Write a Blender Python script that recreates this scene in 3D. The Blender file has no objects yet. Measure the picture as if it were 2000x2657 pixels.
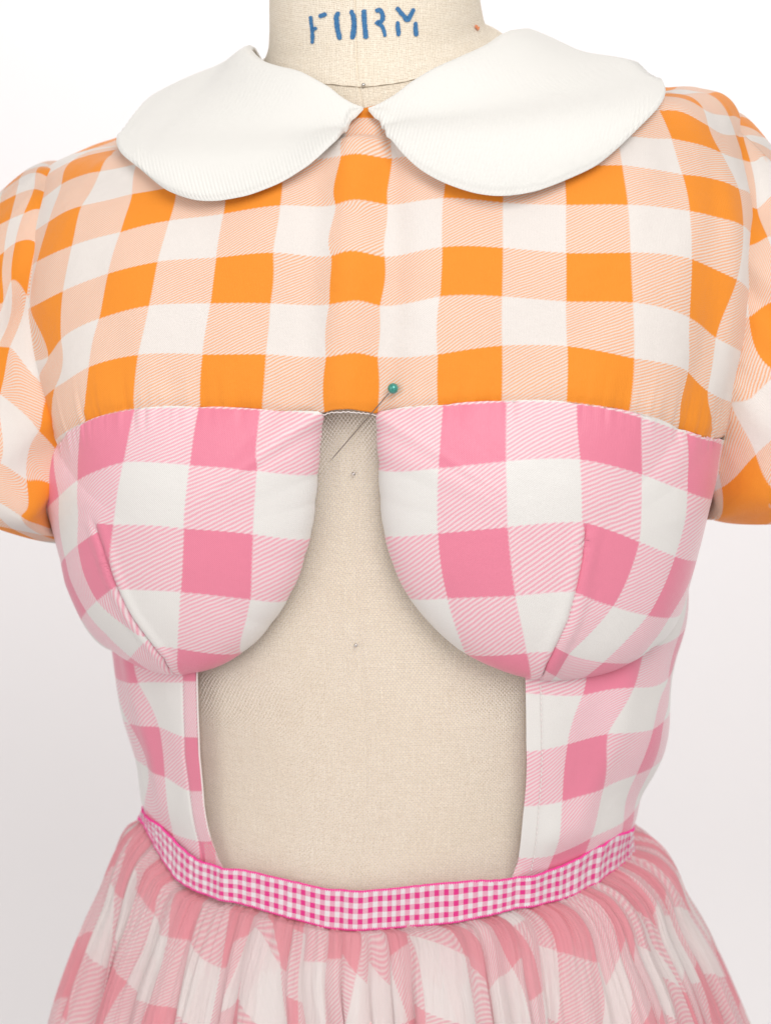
import bpy, math, random
import numpy as np
from math import radians, sin, cos, tan, pi
random.seed(7); rng = np.random.default_rng(7)
sc = bpy.context.scene
C = bpy.context.collection

# ------------------------------------------------------------------ camera
W, H = 2000.0, 2657.0                  # frame in photograph units, used only to trace outlines onto real surfaces
T = np.array([0.0, 0.0, 1.25])         # what the camera looks at (centre of the bust)
PITCH = radians(10); DIST = 1.15; FPX = 5312.0
CAM = T + DIST * np.array([0, -cos(PITCH), sin(PITCH)])
FWD = (T - CAM) / DIST
RIGHT = np.array([1.0, 0, 0]); UP = np.cross(RIGHT, FWD)
cd = bpy.data.cameras.new('camera'); cam = bpy.data.objects.new('camera', cd); C.objects.link(cam)
cam.location = CAM; cam.rotation_euler = (radians(90) - PITCH, 0, 0)
cd.sensor_fit = 'HORIZONTAL'; cd.sensor_width = 36; cd.lens = 36 * FPX / W
cd.clip_start = 0.05; cd.clip_end = 30
cd.dof.use_dof = True; cd.dof.focus_distance = 1.035; cd.dof.aperture_fstop = 9.0
sc.camera = cam

# ------------------------------------------------------------------ light
world = bpy.data.worlds.new('World'); sc.world = world; world.use_nodes = True
bg = world.node_tree.nodes['Background']; bg.inputs[0].default_value = (1.0, 0.965, 0.94, 1); bg.inputs[1].default_value = 0.54
def area(name, loc, target, size, power, color=(1, 1, 1), size_y=None):
    l = bpy.data.lights.new(name, 'AREA'); l.energy = power; l.color = color
    l.shape = 'RECTANGLE'; l.size = size; l.size_y = size_y or size
    o = bpy.data.objects.new(name, l); C.objects.link(o); o.location = loc
    from mathutils import Vector
    o.rotation_euler = (Vector(target) - Vector(loc)).to_track_quat('-Z', 'Y').to_euler()
    return o
area('key_softbox', (0.55, -2.05, 2.75), (0, 0, 1.2), 1.3, 38, (1, 0.985, 0.965))
area('fill_softbox', (-1.6, -1.9, 1.9), (0, 0, 1.2), 1.4, 13, (1, 0.98, 0.97))
area('backdrop_lamp', (0.25, 0.55, 2.6), (0.35, 1.3, 2.3), 1.8, 13.5, (1, 0.985, 0.99))
sc.view_settings.view_transform = 'Standard'; sc.view_settings.look = 'None'
sc.view_settings.exposure = 0.0; sc.view_settings.gamma = 1.0
sc.view_settings.use_curve_mapping = False

# ------------------------------------------------------------------ projection helpers
def project(P):
    P = np.asarray(P, float); v = P - CAM
    d = v @ FWD
    return np.stack([W / 2 + FPX * (v @ RIGHT) / d, H / 2 - FPX * (v @ UP) / d], -1)
def unproject(px, py, y=0.0):          # point of the sight line at world depth y
    r = FWD + RIGHT * ((px - W / 2) / FPX) + UP * ((H / 2 - py) / FPX)
    return CAM + r * ((y - CAM[1]) / r[1])
def interp_table(tab, s):              # smooth interpolation through the rows of a table (Catmull-Rom)
    tab = np.asarray(tab, float); n = len(tab); s = np.clip(s, 0, n - 1)
    i = np.minimum(s.astype(int), n - 2); f = s - i
    p1 = tab[i]; p2 = tab[i + 1]; p0 = tab[np.maximum(i - 1, 0)]; p3 = tab[np.minimum(i + 2, n - 1)]
    f = f[..., None] if tab.ndim > 1 else f
    return 0.5 * (2 * p1 + (p2 - p0) * f + (2 * p0 - 5 * p1 + 4 * p2 - p3) * f**2 + (3 * p1 - p0 - 3 * p2 + p3) * f**3)
PSI = radians(-9.5)
class Loft:
    def __init__(self, rows):
        t = []
        for (L, R, cy, b, tilt, n) in rows:
            l = unproject(*L, cy); r = unproject(*R, cy)
            c = (l + r) / 2; E = (r[0] - l[0]) / 2
            a = math.sqrt(max(E * E - (b * sin(PSI))**2, 1e-6)) / cos(PSI)
            t.append((c[0], cy, c[2], a, b, tan(radians(tilt)), (r[2] - l[2]) / (r[0] - l[0]), n, tan(radians(tilt)) if (tilt < 4.5 or n < 2.07) else -0.04))
        self.t = np.array(t); self.N = len(t) - 1
        s = np.linspace(0, self.N, 40 * self.N + 1); P = self.base(np.full_like(s, 0.6), s)
        self._s = s; self._h = np.concatenate([[0], np.cumsum(np.linalg.norm(np.diff(P, axis=0), axis=1))])
    def base(self, th, s):
        q = interp_table(self.t, np.asarray(s, float))
        cx, cy, cz, a, b, ti, ro, n, bt = [q[..., k] for k in range(9)]
        sn, cs = np.sin(th), np.cos(th)
        x = a * np.sign(sn) * np.abs(sn)**(2 / n); y = -b * np.sign(cs) * np.abs(cs)**(2 / n)
        w = np.clip(y / b / 0.6 + 0.5, 0, 1); w = w * w * (3 - 2 * w); ti = ti * (1 - w) + bt * w
        X = x * cos(PSI) - y * sin(PSI); Y = x * sin(PSI) + y * cos(PSI)
        return np.stack([cx + X, cy + Y, cz + y * ti + x * ro], -1)
    def normal(self, th, s, e=0.012, es=0.12):
        th = np.asarray(th, float); s = np.asarray(s, float)
        du = self.base(th + e, s) - self.base(th - e, s)
        dv = self.base(th, np.minimum(s + es, self.N)) - self.base(th, np.maximum(s - es, 0))
        n = np.cross(dv, du); n = n / (np.linalg.norm(n, axis=-1, keepdims=True) + 1e-12)
        return n
    def at(self, th, s, d=0.0):
        th = np.asarray(th, float); s = np.asarray(s, float)
        if callable(d): d = d(th, s)
        d = np.asarray(d, float) * np.ones(th.shape)
        return self.base(th, s) + self.normal(th, s) * d[..., None]
    def h(self, s): return np.interp(s, self._s, self._h)
    def s_of_h(self, h): return np.interp(h, self._h, self._s)
    def cast(self, pts, d=0.0):        # (theta, s) where the sight lines of traced points meet the surface
        key = d if not callable(d) else id(d)
        if not hasattr(self, '_c'): self._c = {}
        if key not in self._c:
            th, s = np.meshgrid(np.radians(np.arange(-125, 126, 1.0)), np.linspace(0, self.N, self.N * 12 + 1), indexing='ij')
            P = self.at(th, s, d)
            nn = np.cross(np.gradient(P, axis=1), np.gradient(P, axis=0))
            f = ((CAM - P) * nn).sum(-1) > 0
            self._c[key] = (th[f], s[f], project(P[f]), P[f] @ FWD)
        TH, S, PP, Z = self._c[key]
        out = []
        for p in pts:
            p = np.array(p[:2], float); dd = np.linalg.norm(PP - p, axis=1)
            near = np.where(dd < dd.min() + 6)[0]; k = near[np.argmin(Z[near] * 1000 + dd[near] * 1.5)]
            x = np.array([TH[k], S[k]]); best = x.copy(); bd = dd[k]
            for _ in range(8):
                q = np.array([x, x + [1e-3, 0], x + [0, 5e-3]])
                pr = project(self.at(q[:, 0], q[:, 1], d)); r = p - pr[0]
                if np.linalg.norm(r) < bd: bd = np.linalg.norm(r); best = x.copy()
                J = np.array([(pr[1] - pr[0]) / 1e-3, (pr[2] - pr[0]) / 5e-3]).T
                try: st = np.linalg.solve(J, r)
                except Exception: break
                x = x + np.clip(st, [-0.05, -0.15], [0.05, 0.15])
                x[1] = min(max(x[1], 0), self.N - 1e-3)
            out.append(best)
        return np.array(out)

class TPS:                              # smooth map from surface coordinates to fabric coordinates
    def __init__(self, X, Y, reg=1e-6):
        self.X = np.asarray(X, float); Y = np.asarray(Y, float); n = len(self.X)
        self.m = self.X.mean(0); self.sc = self.X.std()
        Z = (self.X - self.m) / self.sc; self.Z = Z
        K = self.k(np.linalg.norm(Z[:, None] - Z[None], axis=-1)) + reg * np.eye(n)
        Pm = np.hstack([np.ones((n, 1)), Z]); A = np.zeros((n + 3, n + 3))
        A[:n, :n] = K; A[:n, n:] = Pm; A[n:, :n] = Pm.T
        self.w = np.linalg.solve(A, np.vstack([Y, np.zeros((3, Y.shape[1]))]))
    def k(self, r): return r * r * np.log(r + 1e-9)
    def __call__(self, X):
        sh = X.shape[:-1]; Z = (X.reshape(-1, 2) - self.m) / self.sc; out = []
        for i in range(0, len(Z), 20000):
            z = Z[i:i + 20000]
            out.append(self.k(np.linalg.norm(z[:, None] - self.Z[None], axis=-1)) @ self.w[:-3] + np.hstack([np.ones((len(z), 1)), z]) @ self.w[-3:])
        return np.vstack(out).reshape(sh + (-1,))

# ------------------------------------------------------------------ mesh helpers
def link(name, me, mat=None, parent=None):
    o = bpy.data.objects.new(name, me); C.objects.link(o)
    if mat: me.materials.append(mat)
    if parent is not None: o.parent = parent
    return o
def mesh_from(name, V, F, attrs=None, smooth=True):
    me = bpy.data.meshes.new(name)
    me.from_pydata(np.asarray(V, float).reshape(-1, 3).tolist(), [], F if isinstance(F, list) else np.asarray(F).tolist())
    if smooth: me.polygons.foreach_set('use_smooth', [True] * len(me.polygons))
    for k, a in (attrs or {}).items():
        a = np.asarray(a, float)
        if a.ndim == 1 or a.shape[-1] == 1 or a.size == len(me.vertices):
            at = me.attributes.new(k, 'FLOAT', 'POINT'); at.data.foreach_set('value', a.reshape(-1).astype(np.float32))
        else:
            a = a.reshape(-1, a.shape[-1])
            if a.shape[1] == 2: a = np.hstack([a, np.zeros((len(a), 1))])
            at = me.attributes.new(k, 'FLOAT_VECTOR', 'POINT'); at.data.foreach_set('vector', a.reshape(-1).astype(np.float32))
    me.update(); return me
def grid_faces(m, n, wrap_m=False, wrap_n=False, flip=False):
    i = np.arange(m if wrap_m else m - 1); j = np.arange(n if wrap_n else n - 1)
    I, J = np.meshgrid(i, j, indexing='ij'); I2 = (I + 1) % m; J2 = (J + 1) % n
    F = np.stack([I * n + J, I2 * n + J, I2 * n + J2, I * n + J2], -1).reshape(-1, 4)
    return F[:, ::-1] if flip else F
def grid_obj(name, P, mat, parent=None, attrs=None, wrap_m=False, wrap_n=False, flip=False, thick=None, off=-1):
    m, n = P.shape[:2]
    o = link(name, mesh_from(name, P, grid_faces(m, n, wrap_m, wrap_n, flip), attrs), mat, parent)
    if thick:
        md = o.modifiers.new('thickness', 'SOLIDIFY'); md.thickness = thick; md.offset = off
    return o
def tube(name, pts, r, mat, parent=None, seg=8, closed=False):
    pts = np.asarray(pts, float); n = len(pts); r = np.ones(n) * r
    tg = np.gradient(pts, axis=0); tg /= np.linalg.norm(tg, axis=1, keepdims=True) + 1e-12
    ref = np.array([0.31, 0.17, 0.93]); a = np.cross(tg, ref); a /= np.linalg.norm(a, axis=1, keepdims=True); b = np.cross(tg, a)
    w = np.linspace(0, 2 * pi, seg, endpoint=False)
    P = pts[:, None] + r[:, None, None] * (a[:, None] * np.cos(w)[None, :, None] + b[:, None] * np.sin(w)[None, :, None])
    F = [list(map(int, f)) for f in grid_faces(n, seg, False, True)] + [list(range(seg))[::-1], [int((n - 1) * seg + k) for k in range(seg)]]
    return link(name, mesh_from(name, P, F), mat, parent)
def tag(o, label=None, cat=None, group=None, kind=None):
    if label: o['label'] = label
    if cat: o['category'] = cat
    if group: o['group'] = group
    if kind: o['kind'] = kind
    return o
def empty(name, loc):
    o = bpy.data.objects.new(name, None); C.objects.link(o); o.location = loc; o.empty_display_size = 0.05; return o
def keep(o, parent):                    # parent without moving
    o.parent = parent; o.matrix_parent_inverse = parent_inv(parent)
def parent_inv(p):
    from mathutils import Matrix
    return Matrix.Translation(p.location).inverted()
def noise1(x, seed, n=4096):
    r = np.random.default_rng(seed).uniform(-1, 1, n); i = np.floor(x).astype(int); f = x - i; f = f * f * (3 - 2 * f)
    return r[i % n] * (1 - f) + r[(i + 1) % n] * f
def noise2(x, y, seed):
    r = np.random.default_rng(seed).uniform(-1, 1, (257, 257)); i = np.floor(x).astype(int); j = np.floor(y).astype(int)
    f = x - i; g = y - j; f = f * f * (3 - 2 * f); g = g * g * (3 - 2 * g); i %= 256; j %= 256
    return (r[i, j] * (1 - f) + r[i + 1, j] * f) * (1 - g) + (r[i, j + 1] * (1 - f) + r[i + 1, j + 1] * f) * g

# ------------------------------------------------------------------ materials
class NT:
    def __init__(self, name):
        self.m = bpy.data.materials.new(name); self.m.use_nodes = True; self.t = self.m.node_tree
        self.b = self.t.nodes['Principled BSDF']; self.out = self.t.nodes['Material Output']
    def n(self, typ, **kw):
        nd = self.t.nodes.new(typ)
        for k, v in kw.items(): setattr(nd, k, v)
        return nd
    def l(self, a, b): self.t.links.new(a, b)
    def math(self, op, a, b=None, c=None, clamp=False):
        nd = self.n('ShaderNodeMath', operation=op, use_clamp=clamp)
        for i, v in enumerate((a, b, c)):
            if v is None: continue
            if isinstance(v, (int, float)): nd.inputs[i].default_value = v
            else: self.l(v, nd.inputs[i])
        return nd.outputs[0]
    def attr(self, name):
        return self.n('ShaderNodeAttribute', attribute_name=name)
    def noise(self, vec, scale, detail=2, rough=0.5, dim='3D'):
        nd = self.n('ShaderNodeTexNoise', noise_dimensions=dim); nd.inputs['Scale'].default_value = scale
        nd.inputs['Detail'].default_value = detail; nd.inputs['Roughness'].default_value = rough
        if vec is not None: self.l(vec, nd.inputs['Vector'])
        return nd.outputs['Fac']
    def mixc(self, f, a, b, blend='MIX'):
        nd = self.n('ShaderNodeMix', data_type='RGBA', blend_type=blend)
        for v, s in ((f, nd.inputs[0]), (a, nd.inputs[6]), (b, nd.inputs[7])):
            if isinstance(v, (int, float)): s.default_value = v
            elif isinstance(v, tuple): s.default_value = (*v, 1)
            else: self.l(v, s)
        return nd.outputs[2]
    def mixv(self, f, a, b):
        nd = self.n('ShaderNodeMix', data_type='VECTOR')
        self.l(f, nd.inputs[0]); self.l(a, nd.inputs[4]); self.l(b, nd.inputs[5]); return nd.outputs[1]
    def scale(self, vec, s):
        nd = self.n('ShaderNodeVectorMath', operation='MULTIPLY'); self.l(vec, nd.inputs[0]); nd.inputs[1].default_value = s; return nd.outputs[0]
    def bump(self, h, strength, dist):
        nd = self.n('ShaderNodeBump'); nd.inputs['Strength'].default_value = strength; nd.inputs['Distance'].default_value = dist
        self.l(h, nd.inputs['Height']); self.l(nd.outputs[0], self.b.inputs['Normal']); return nd

def gingham(name, white, solid, half=None, two=False, N=15, slope=0.62, rough=0.55, sheen=0.25, spec=0.3, translucent=0.0,
            weave=0.00018, jag=0.018, soft=1.15, crinkle=False, coat=0.0, sheer=0.0, duty=0.0, half_white=None):
    q = NT(name); b = q.b
    A = q.attr('uvA').outputs['Vector']
    if two:
        B = q.attr('uvB').outputs['Vector']
        w = q.math('MULTIPLY_ADD', q.attr('side').outputs['Fac'], 0.5, 0.5, clamp=True)
        uv = q.mixv(w, A, B)
    else: uv = A
    sep = q.n('ShaderNodeSeparateXYZ'); q.l(uv, sep.inputs[0]); u, v = sep.outputs[0], sep.outputs[1]
    wob = q.noise(uv, 3.0, 2); wob = q.math('SUBTRACT', wob, 0.5)
    ph = q.math('ADD', q.math('MULTIPLY_ADD', u, slope, v), q.math('MULTIPLY', wob, 0.05))
    tri = q.math('PINGPONG', q.math('MULTIPLY', ph, N), 0.5)                   # 0..0.5, one diagonal thread group per period
    jg = q.math('MULTIPLY', q.math('SUBTRACT', tri, 0.25), jag * 2)
    uj = q.math('ADD', u, jg); vj = q.math('ADD', v, jg)
    def sq(x): return q.math('MULTIPLY_ADD', q.math('SINE', q.math('MULTIPLY', x, pi)), 14.0, 0.5, clamp=True)
    su, sv = sq(uj), sq(vj)
    both = q.math('MULTIPLY', su, sv); either = q.math('SUBTRACT', q.math('MAXIMUM', su, sv), both)
    stripe = q.math('MULTIPLY_ADD', q.math('SUBTRACT', tri, 0.25 - duty), soft * 2, 0.5, clamp=True)
    fib = q.noise(q.scale(A, (34, 34, 1)), 1.0, 3, 0.7)
    stripe = q.math('MULTIPLY', stripe, q.math('MULTIPLY_ADD', fib, 0.5, 0.66), clamp=True)
    colS = solid; colH = half or solid
    c = q.mixc(stripe, half_white or white, colH)
    c = q.mixc(either, white, c); c = q.mixc(both, c, colS)
    mott = q.noise(q.scale(A, (60, 60, 1)), 1.0, 2, 0.8)
    c2 = q.mixc(q.math('MULTIPLY_ADD', mott, 0.5, -0.17, clamp=True), c, (0.62, 0.55, 0.52), 'MULTIPLY')
    if crinkle: c2 = c
    q.l(c2, b.inputs['Base Color'])
    b.inputs['Roughness'].default_value = rough; b.inputs['Specular IOR Level'].default_value = spec
    b.inputs['Sheen Weight'].default_value = sheen; b.inputs['Sheen Roughness'].default_value = 0.4
    b.inputs['Coat Weight'].default_value = coat; b.inputs['Coat Roughness'].default_value = 0.4
    # twill threads, fine relief
    tw = q.math('SINE', q.math('MULTIPLY', q.math('MULTIPLY_ADD', u, -0.9, v), 2 * pi * 34))
    tw2 = q.math('SINE', q.math('MULTIPLY', u, 2 * pi * 40))
    hgt = q.math('ADD', q.math('MULTIPLY', tw, 0.5), q.math('MULTIPLY', tw2, 0.3))
    hgt = q.math('ADD', hgt, q.math('MULTIPLY', fib, 1.4))
    if crinkle:
        pass
        cr = q.noise(q.scale(A, (9, 0.35, 1)), 3.0, 4, 0.65)
        hgt = q.math('ADD', hgt, q.math('MULTIPLY', cr, 9))
    else:
        cr = q.noise(q.scale(A, (1.0, 1.0, 1)), 2.2, 3, 0.5)
        hgt = q.math('ADD', hgt, q.math('MULTIPLY', cr, 9))
    q.bump(hgt, 0.6, weave)
    if sheer:
        b.inputs['Alpha'].default_value = 1 - sheer
    if translucent:
        tr = q.n('ShaderNodeBsdfTranslucent'); q.l(c2, tr.inputs[0])
        mx = q.n('ShaderNodeMixShader'); mx.inputs[0].default_value = translucent
        q.l(b.outputs[0], mx.inputs[1]); q.l(tr.outputs[0], mx.inputs[2]); q.l(mx.outputs[0], q.out.inputs[0])
    return q.m

WHITE = (0.84, 0.80, 0.78)
M_orange = gingham('orange_gingham', (0.86, 0.81, 0.77), (0.95, 0.31, 0.025), half=(0.94, 0.39, 0.14), half_white=(0.87, 0.76, 0.69), N=17, rough=0.6, sheen=0.2, duty=-0.03)
M_pink = gingham('pink_satin_gingham', (0.80, 0.785, 0.76), (0.83, 0.232, 0.345), half=(0.85, 0.33, 0.435), half_white=(0.86, 0.74, 0.75), two=True, N=14, rough=0.36, sheen=0.25, spec=0.55, weave=0.00012, coat=0.12)
M_skirt = gingham('pink_chiffon_gingham', (0.99, 0.94, 0.92), (0.98, 0.42, 0.48), half=(0.97, 0.50, 0.57), half_white=(0.98, 0.84, 0.83), N=15, rough=0.7, sheen=0.3, spec=0.15, translucent=0.14, sheer=0.26, crinkle=True, weave=0.00025)

M_under = gingham('pink_underskirt_gingham', (0.99, 0.94, 0.92), (0.98, 0.47, 0.54), half=(0.95, 0.5, 0.54), half_white=(0.95, 0.78, 0.76), N=15, rough=0.7, sheen=0.2, spec=0.1, crinkle=True, weave=0.0002)
def mat_linen(name, c0=(0.77, 0.67, 0.535), c1=(0.93, 0.86, 0.74), hk=0.5):
    q = NT(name); b = q.b
    uv = q.attr('uvA').outputs['Vector']       # metres along the cloth
    sep = q.n('ShaderNodeSeparateXYZ'); 
    wv = q.n('ShaderNodeVectorMath', operation='ADD'); q.l(uv, wv.inputs[0])
    nn = q.n('ShaderNodeTexNoise'); nn.inputs['Scale'].default_value = 260; nn.inputs['Detail'].default_value = 2; q.l(uv, nn.inputs['Vector'])
    sc_ = q.scale(nn.outputs['Color'], (0.0005, 0.0005, 0)); q.l(sc_, wv.inputs[1]); q.l(wv.outputs[0], sep.inputs[0])
    u, v = sep.outputs[0], sep.outputs[1]
    per = 0.00098
    su = q.math('ABSOLUTE', q.math('SINE', q.math('MULTIPLY', u, pi / per)))
    sv = q.math('ABSOLUTE', q.math('SINE', q.math('MULTIPLY', v, pi / per)))
    su2 = q.math('SINE', q.math('MULTIPLY', u, pi / per)); sv2 = q.math('SINE', q.math('MULTIPLY', v, pi / per))
    hole = q.math('MULTIPLY', q.math('SUBTRACT', 1.0, su), q.math('SUBTRACT', 1.0, sv))
    hn = q.noise(q.scale(uv, (700, 700, 1)), 1.0, 1, 0.5)
    hole = q.math('MULTIPLY', q.math('MULTIPLY', hole, 4.4, clamp=True), q.math('MULTIPLY_ADD', hn, 2.6, -0.6, clamp=True))
    slu = q.noise(q.scale(uv, (60, 1400, 1)), 1.0, 3, 0.6); slv = q.noise(q.scale(uv, (1400, 60, 1)), 1.0, 3, 0.6)
    th = q.math('MULTIPLY', q.math('ADD', slu, slv), 0.5)
    big = q.noise(q.scale(uv, (14, 14, 1)), 1.0, 3, 0.6)
    c = q.mixc(q.math('MULTIPLY_ADD', th, 3.0, -1.0, clamp=True), c0, c1)
    c = q.mixc(q.math('MULTIPLY_ADD', big, 1.4, -0.35, clamp=True), c, (0.66, 0.55, 0.41), 'MIX') if False else c
    c = q.mixc(q.math('MULTIPLY_ADD', big, 0.8, -0.25, clamp=True), c, (0.93, 0.89, 0.80), 'MULTIPLY')
    c = q.mixc(q.math('MULTIPLY', hole, hk), c, (0.27, 0.19, 0.11))
    q.l(c, b.inputs['Base Color']); b.inputs['Roughness'].default_value = 0.85; b.inputs['Specular IOR Level'].default_value = 0.12
    b.inputs['Sheen Weight'].default_value = 0.1
    hh = q.math('ADD', q.math('MULTIPLY', su2, sv2), q.math('MULTIPLY', th, 2.0)); hh = q.math('SUBTRACT', hh, q.math('MULTIPLY', hole, 2))
    q.bump(hh, 0.6, 0.00010)
    return q.m
M_linen = mat_linen('linen')
M_linen_neck = mat_linen('fine_linen', (0.83, 0.735, 0.60), (0.97, 0.90, 0.785), 0.40)

def simple(name, col, rough=0.6, metal=0.0, sheen=0.0, spec=0.4, nscale=None, namp=0.0, bump=0.0, bs=900):
    q = NT(name); b = q.b
    b.inputs['Base Color'].default_value = (*col, 1); b.inputs['Roughness'].default_value = rough
    b.inputs['Metallic'].default_value = metal; b.inputs['Sheen Weight'].default_value = sheen; b.inputs['Specular IOR Level'].default_value = spec
    g = q.n('ShaderNodeNewGeometry').outputs['Position']
    if namp:
        f = q.noise(g, nscale or 300, 4, 0.6)
        q.l(q.mixc(q.math('MULTIPLY_ADD', f, namp * 2, 0, clamp=True), col, tuple(x * 0.6 for x in col)), b.inputs['Base Color'])
    if bump: q.bump(q.noise(g, bs, 4, 0.7), 0.7, bump)
    return q.m
M_collar = simple('white_corduroy', (0.85, 0.84, 0.805), 0.9, sheen=0.25, spec=0.1, bump=0.0004, bs=2600)
M_thread_w = simple('white_thread', (0.84, 0.78, 0.76), 0.7)
M_selv = simple('magenta_selvage', (0.88, 0.035, 0.33), 0.6, sheen=0.3)
M_steel = simple('pin_steel', (0.62, 0.60, 0.58), 0.25, metal=1.0)
M_shaft = simple('pin_wire', (0.27, 0.22, 0.19), 0.35, metal=1.0)
M_seamthread = simple('linen_thread', (0.74, 0.64, 0.51), 0.8, nscale=1500, namp=0.3)
M_lining = simple('sleeve_lining', (0.84, 0.66, 0.56), 0.6, sheen=0.2, bump=0.0003)

def mat_pearl():
    q = NT('teal_pearl'); b = q.b
    g = q.n('ShaderNodeTexCoord').outputs['Object']
    f = q.noise(g, 420, 4, 0.7)
    q.l(q.mixc(q.math('MULTIPLY_ADD', f, 2.4, -0.7, clamp=True), (0.012, 0.19, 0.15), (0.07, 0.42, 0.35)), b.inputs['Base Color'])
    b.inputs['Roughness'].default_value = 0.28; b.inputs['Metallic'].default_value = 0.25; b.inputs['Coat Weight'].default_value = 0.8; b.inputs['Coat Roughness'].default_value = 0.08
    return q.m
M_pearl = mat_pearl()

def mat_ink():
    q = NT('blue_stencil_ink'); b = q.b
    g = q.n('ShaderNodeNewGeometry').outputs['Position']
    f = q.noise(g, 900, 4, 0.75)
    q.l(q.mixc(q.math('MULTIPLY_ADD', f, 2.6, -0.9, clamp=True), (0.03, 0.145, 0.36), (0.10, 0.25, 0.44)), b.inputs['Base Color'])
    b.inputs['Roughness'].default_value = 0.85; b.inputs['Specular IOR Level'].default_value = 0.1
    # ragged worn edge of the stamp: it fades to bare linen near the rim
    e = q.attr('edge').outputs['Fac']
    f2 = q.noise(g, 1500, 3, 0.7)
    al = q.math('MULTIPLY_ADD', q.math('ADD', e, q.math('MULTIPLY_ADD', f2, 1.0, -0.5)), 4.0, -0.35, clamp=True)
    al = q.math('MULTIPLY', al, q.math('MULTIPLY_ADD', f, 1.2, 0.38, clamp=True))
    q.l(al, b.inputs['Alpha'])
    return q.m
M_ink = mat_ink()
M_spot = simple('orange_chalk', (0.86, 0.30, 0.14), 0.9)

def mat_net():
    q = NT('tulle_net'); b = q.b
    uv = q.attr('uvA').outputs['Vector']; sep = q.n('ShaderNodeSeparateXYZ'); q.l(uv, sep.inputs[0]); u, v = sep.outputs[0], sep.outputs[1]
    pu, pv = 0.0020, 0.0026
    a = q.math('ADD', q.math('DIVIDE', u, pu), q.math('DIVIDE', v, pv)); c = q.math('SUBTRACT', q.math('DIVIDE', u, pu), q.math('DIVIDE', v, pv))
    wa = q.math('PINGPONG', a, 0.5); wc = q.math('PINGPONG', c, 0.5)
    m = q.math('MINIMUM', wa, wc)
    al = q.math('MULTIPLY_ADD', m, -26.0, 2.2, clamp=True)
    b.inputs['Base Color'].default_value = (0.95, 0.84, 0.79, 1); b.inputs['Roughness'].default_value = 0.55; b.inputs['Specular IOR Level'].default_value = 0.3
    q.l(q.math('MULTIPLY', al, 0.75), b.inputs['Alpha'])
    return q.m
M_net = mat_net()

def mat_ribbon():
    q = NT('magenta_ribbon_gingham'); b = q.b
    uv = q.attr('uvA').outputs['Vector']; sep = q.n('ShaderNodeSeparateXYZ'); q.l(uv, sep.inputs[0]); u, v = sep.outputs[0], sep.outputs[1]
    def sq(x): return q.math('MULTIPLY_ADD', q.math('SINE', q.math('MULTIPLY', x, pi)), 7.0, 0.5, clamp=True)
    su, sv = sq(u), sq(v)
    thr = q.math('MULTIPLY_ADD', q.math('SINE', q.math('MULTIPLY', u, 2 * pi * 7)), 0.5, 0.5)
    thr2 = q.math('MULTIPLY_ADD', q.math('SINE', q.math('MULTIPLY', v, 2 * pi * 6)), 0.5, 0.5)
    ct = q.mixc(su, (0.85, 0.80, 0.82), (0.80, 0.02, 0.25))          # warp colour
    cw = q.mixc(sv, (0.85, 0.80, 0.82), (0.80, 0.02, 0.25))          # weft colour
    c = q.mixc(q.math('MULTIPLY_ADD', thr, 0.45, 0.28), ct, cw)
    q.l(c, b.inputs['Base Color']); b.inputs['Roughness'].default_value = 0.55; b.inputs['Sheen Weight'].default_value = 0.3
    q.bump(q.math('ADD', thr, q.math('MULTIPLY', thr2, 0.6)), 0.7, 0.00016)
    return q.m
M_ribbon = mat_ribbon()

def mat_backdrop():
    q = NT('studio_paper'); b = q.b
    b.inputs['Base Color'].default_value = (0.86, 0.845, 0.85, 1); b.inputs['Roughness'].default_value = 0.95; b.inputs['Specular IOR Level'].default_value = 0.05
    return q.m
M_paper = mat_backdrop()

# ------------------------------------------------------------------ the form's surface: rings traced from its outline
rows = [  # left, right outline point, centre depth, half depth, forward tilt, squareness
    ((704, -330), (1232, -370), 0.004, 0.055, 7, 2.0),
    ((702, -150), (1235, -190), 0.004, 0.055, 8, 2.0),
    ((700, 0), (1241, -35), 0.004, 0.056, 10, 2.0),
    ((700, 75), (1248, 30), 0.004, 0.058, 12, 2.0),
    ((694, 125), (1262, 78), 0.004, 0.061, 13, 2.0),
    ((668, 162), (1305, 108), 0.003, 0.066, 15, 2.05),
    ((600, 195), (1400, 145), 0.003, 0.073, 16, 2.1),
    ((465, 268), (1560, 200), 0.003, 0.081, 13, 2.1),
    ((323, 360), (1706, 243), 0.003, 0.088, 10, 2.1),
    ((215, 402), (1815, 252), 0.003, 0.092, 7, 2.15),
    ((130, 455), (1900, 292), 0.002, 0.097, 5, 2.2),
    ((95, 540), (1936, 440), 0.002, 0.101, 4, 2.25),
    ((80, 660), (1948, 610), 0.0, 0.104, 4, 2.3),
    ((85, 850), (1925, 825), 0.0, 0.106, 2, 2.3),
    ((115, 1000), (1885, 985), 0.0, 0.106, 1, 2.3),
    ((166, 1168), (1850, 1158), 0.0, 0.104, 0, 2.3),
    ((224, 1400), (1796, 1395), 0.0, 0.101, 0, 2.3),
    ((262, 1550), (1772, 1550), 0.0, 0.099, 0, 2.3),
    ((285, 1658), (1760, 1670), 0.0, 0.097, 1, 2.3),
    ((315, 1802), (1736, 1825), 0.0, 0.094, 2, 2.3),
    ((345, 1922), (1694, 1950), 0.0, 0.091, 3, 2.3),
    ((362, 2030), (1660, 2050), 0.0, 0.088, 4, 2.25),
    ((372, 2110), (1640, 2130), 0.0, 0.087, 4, 2.2),
    ((372, 2200), (1640, 2210), 0.0, 0.088, 4, 2.2),
    ((340, 2340), (1680, 2340), 0.0, 0.095, 3, 2.2),
    ((280, 2600), (1740, 2600), 0.0, 0.110, 2, 2.2),
    ((240, 3000), (1790, 3000), 0.0, 0.120, 0, 2.2)]
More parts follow.
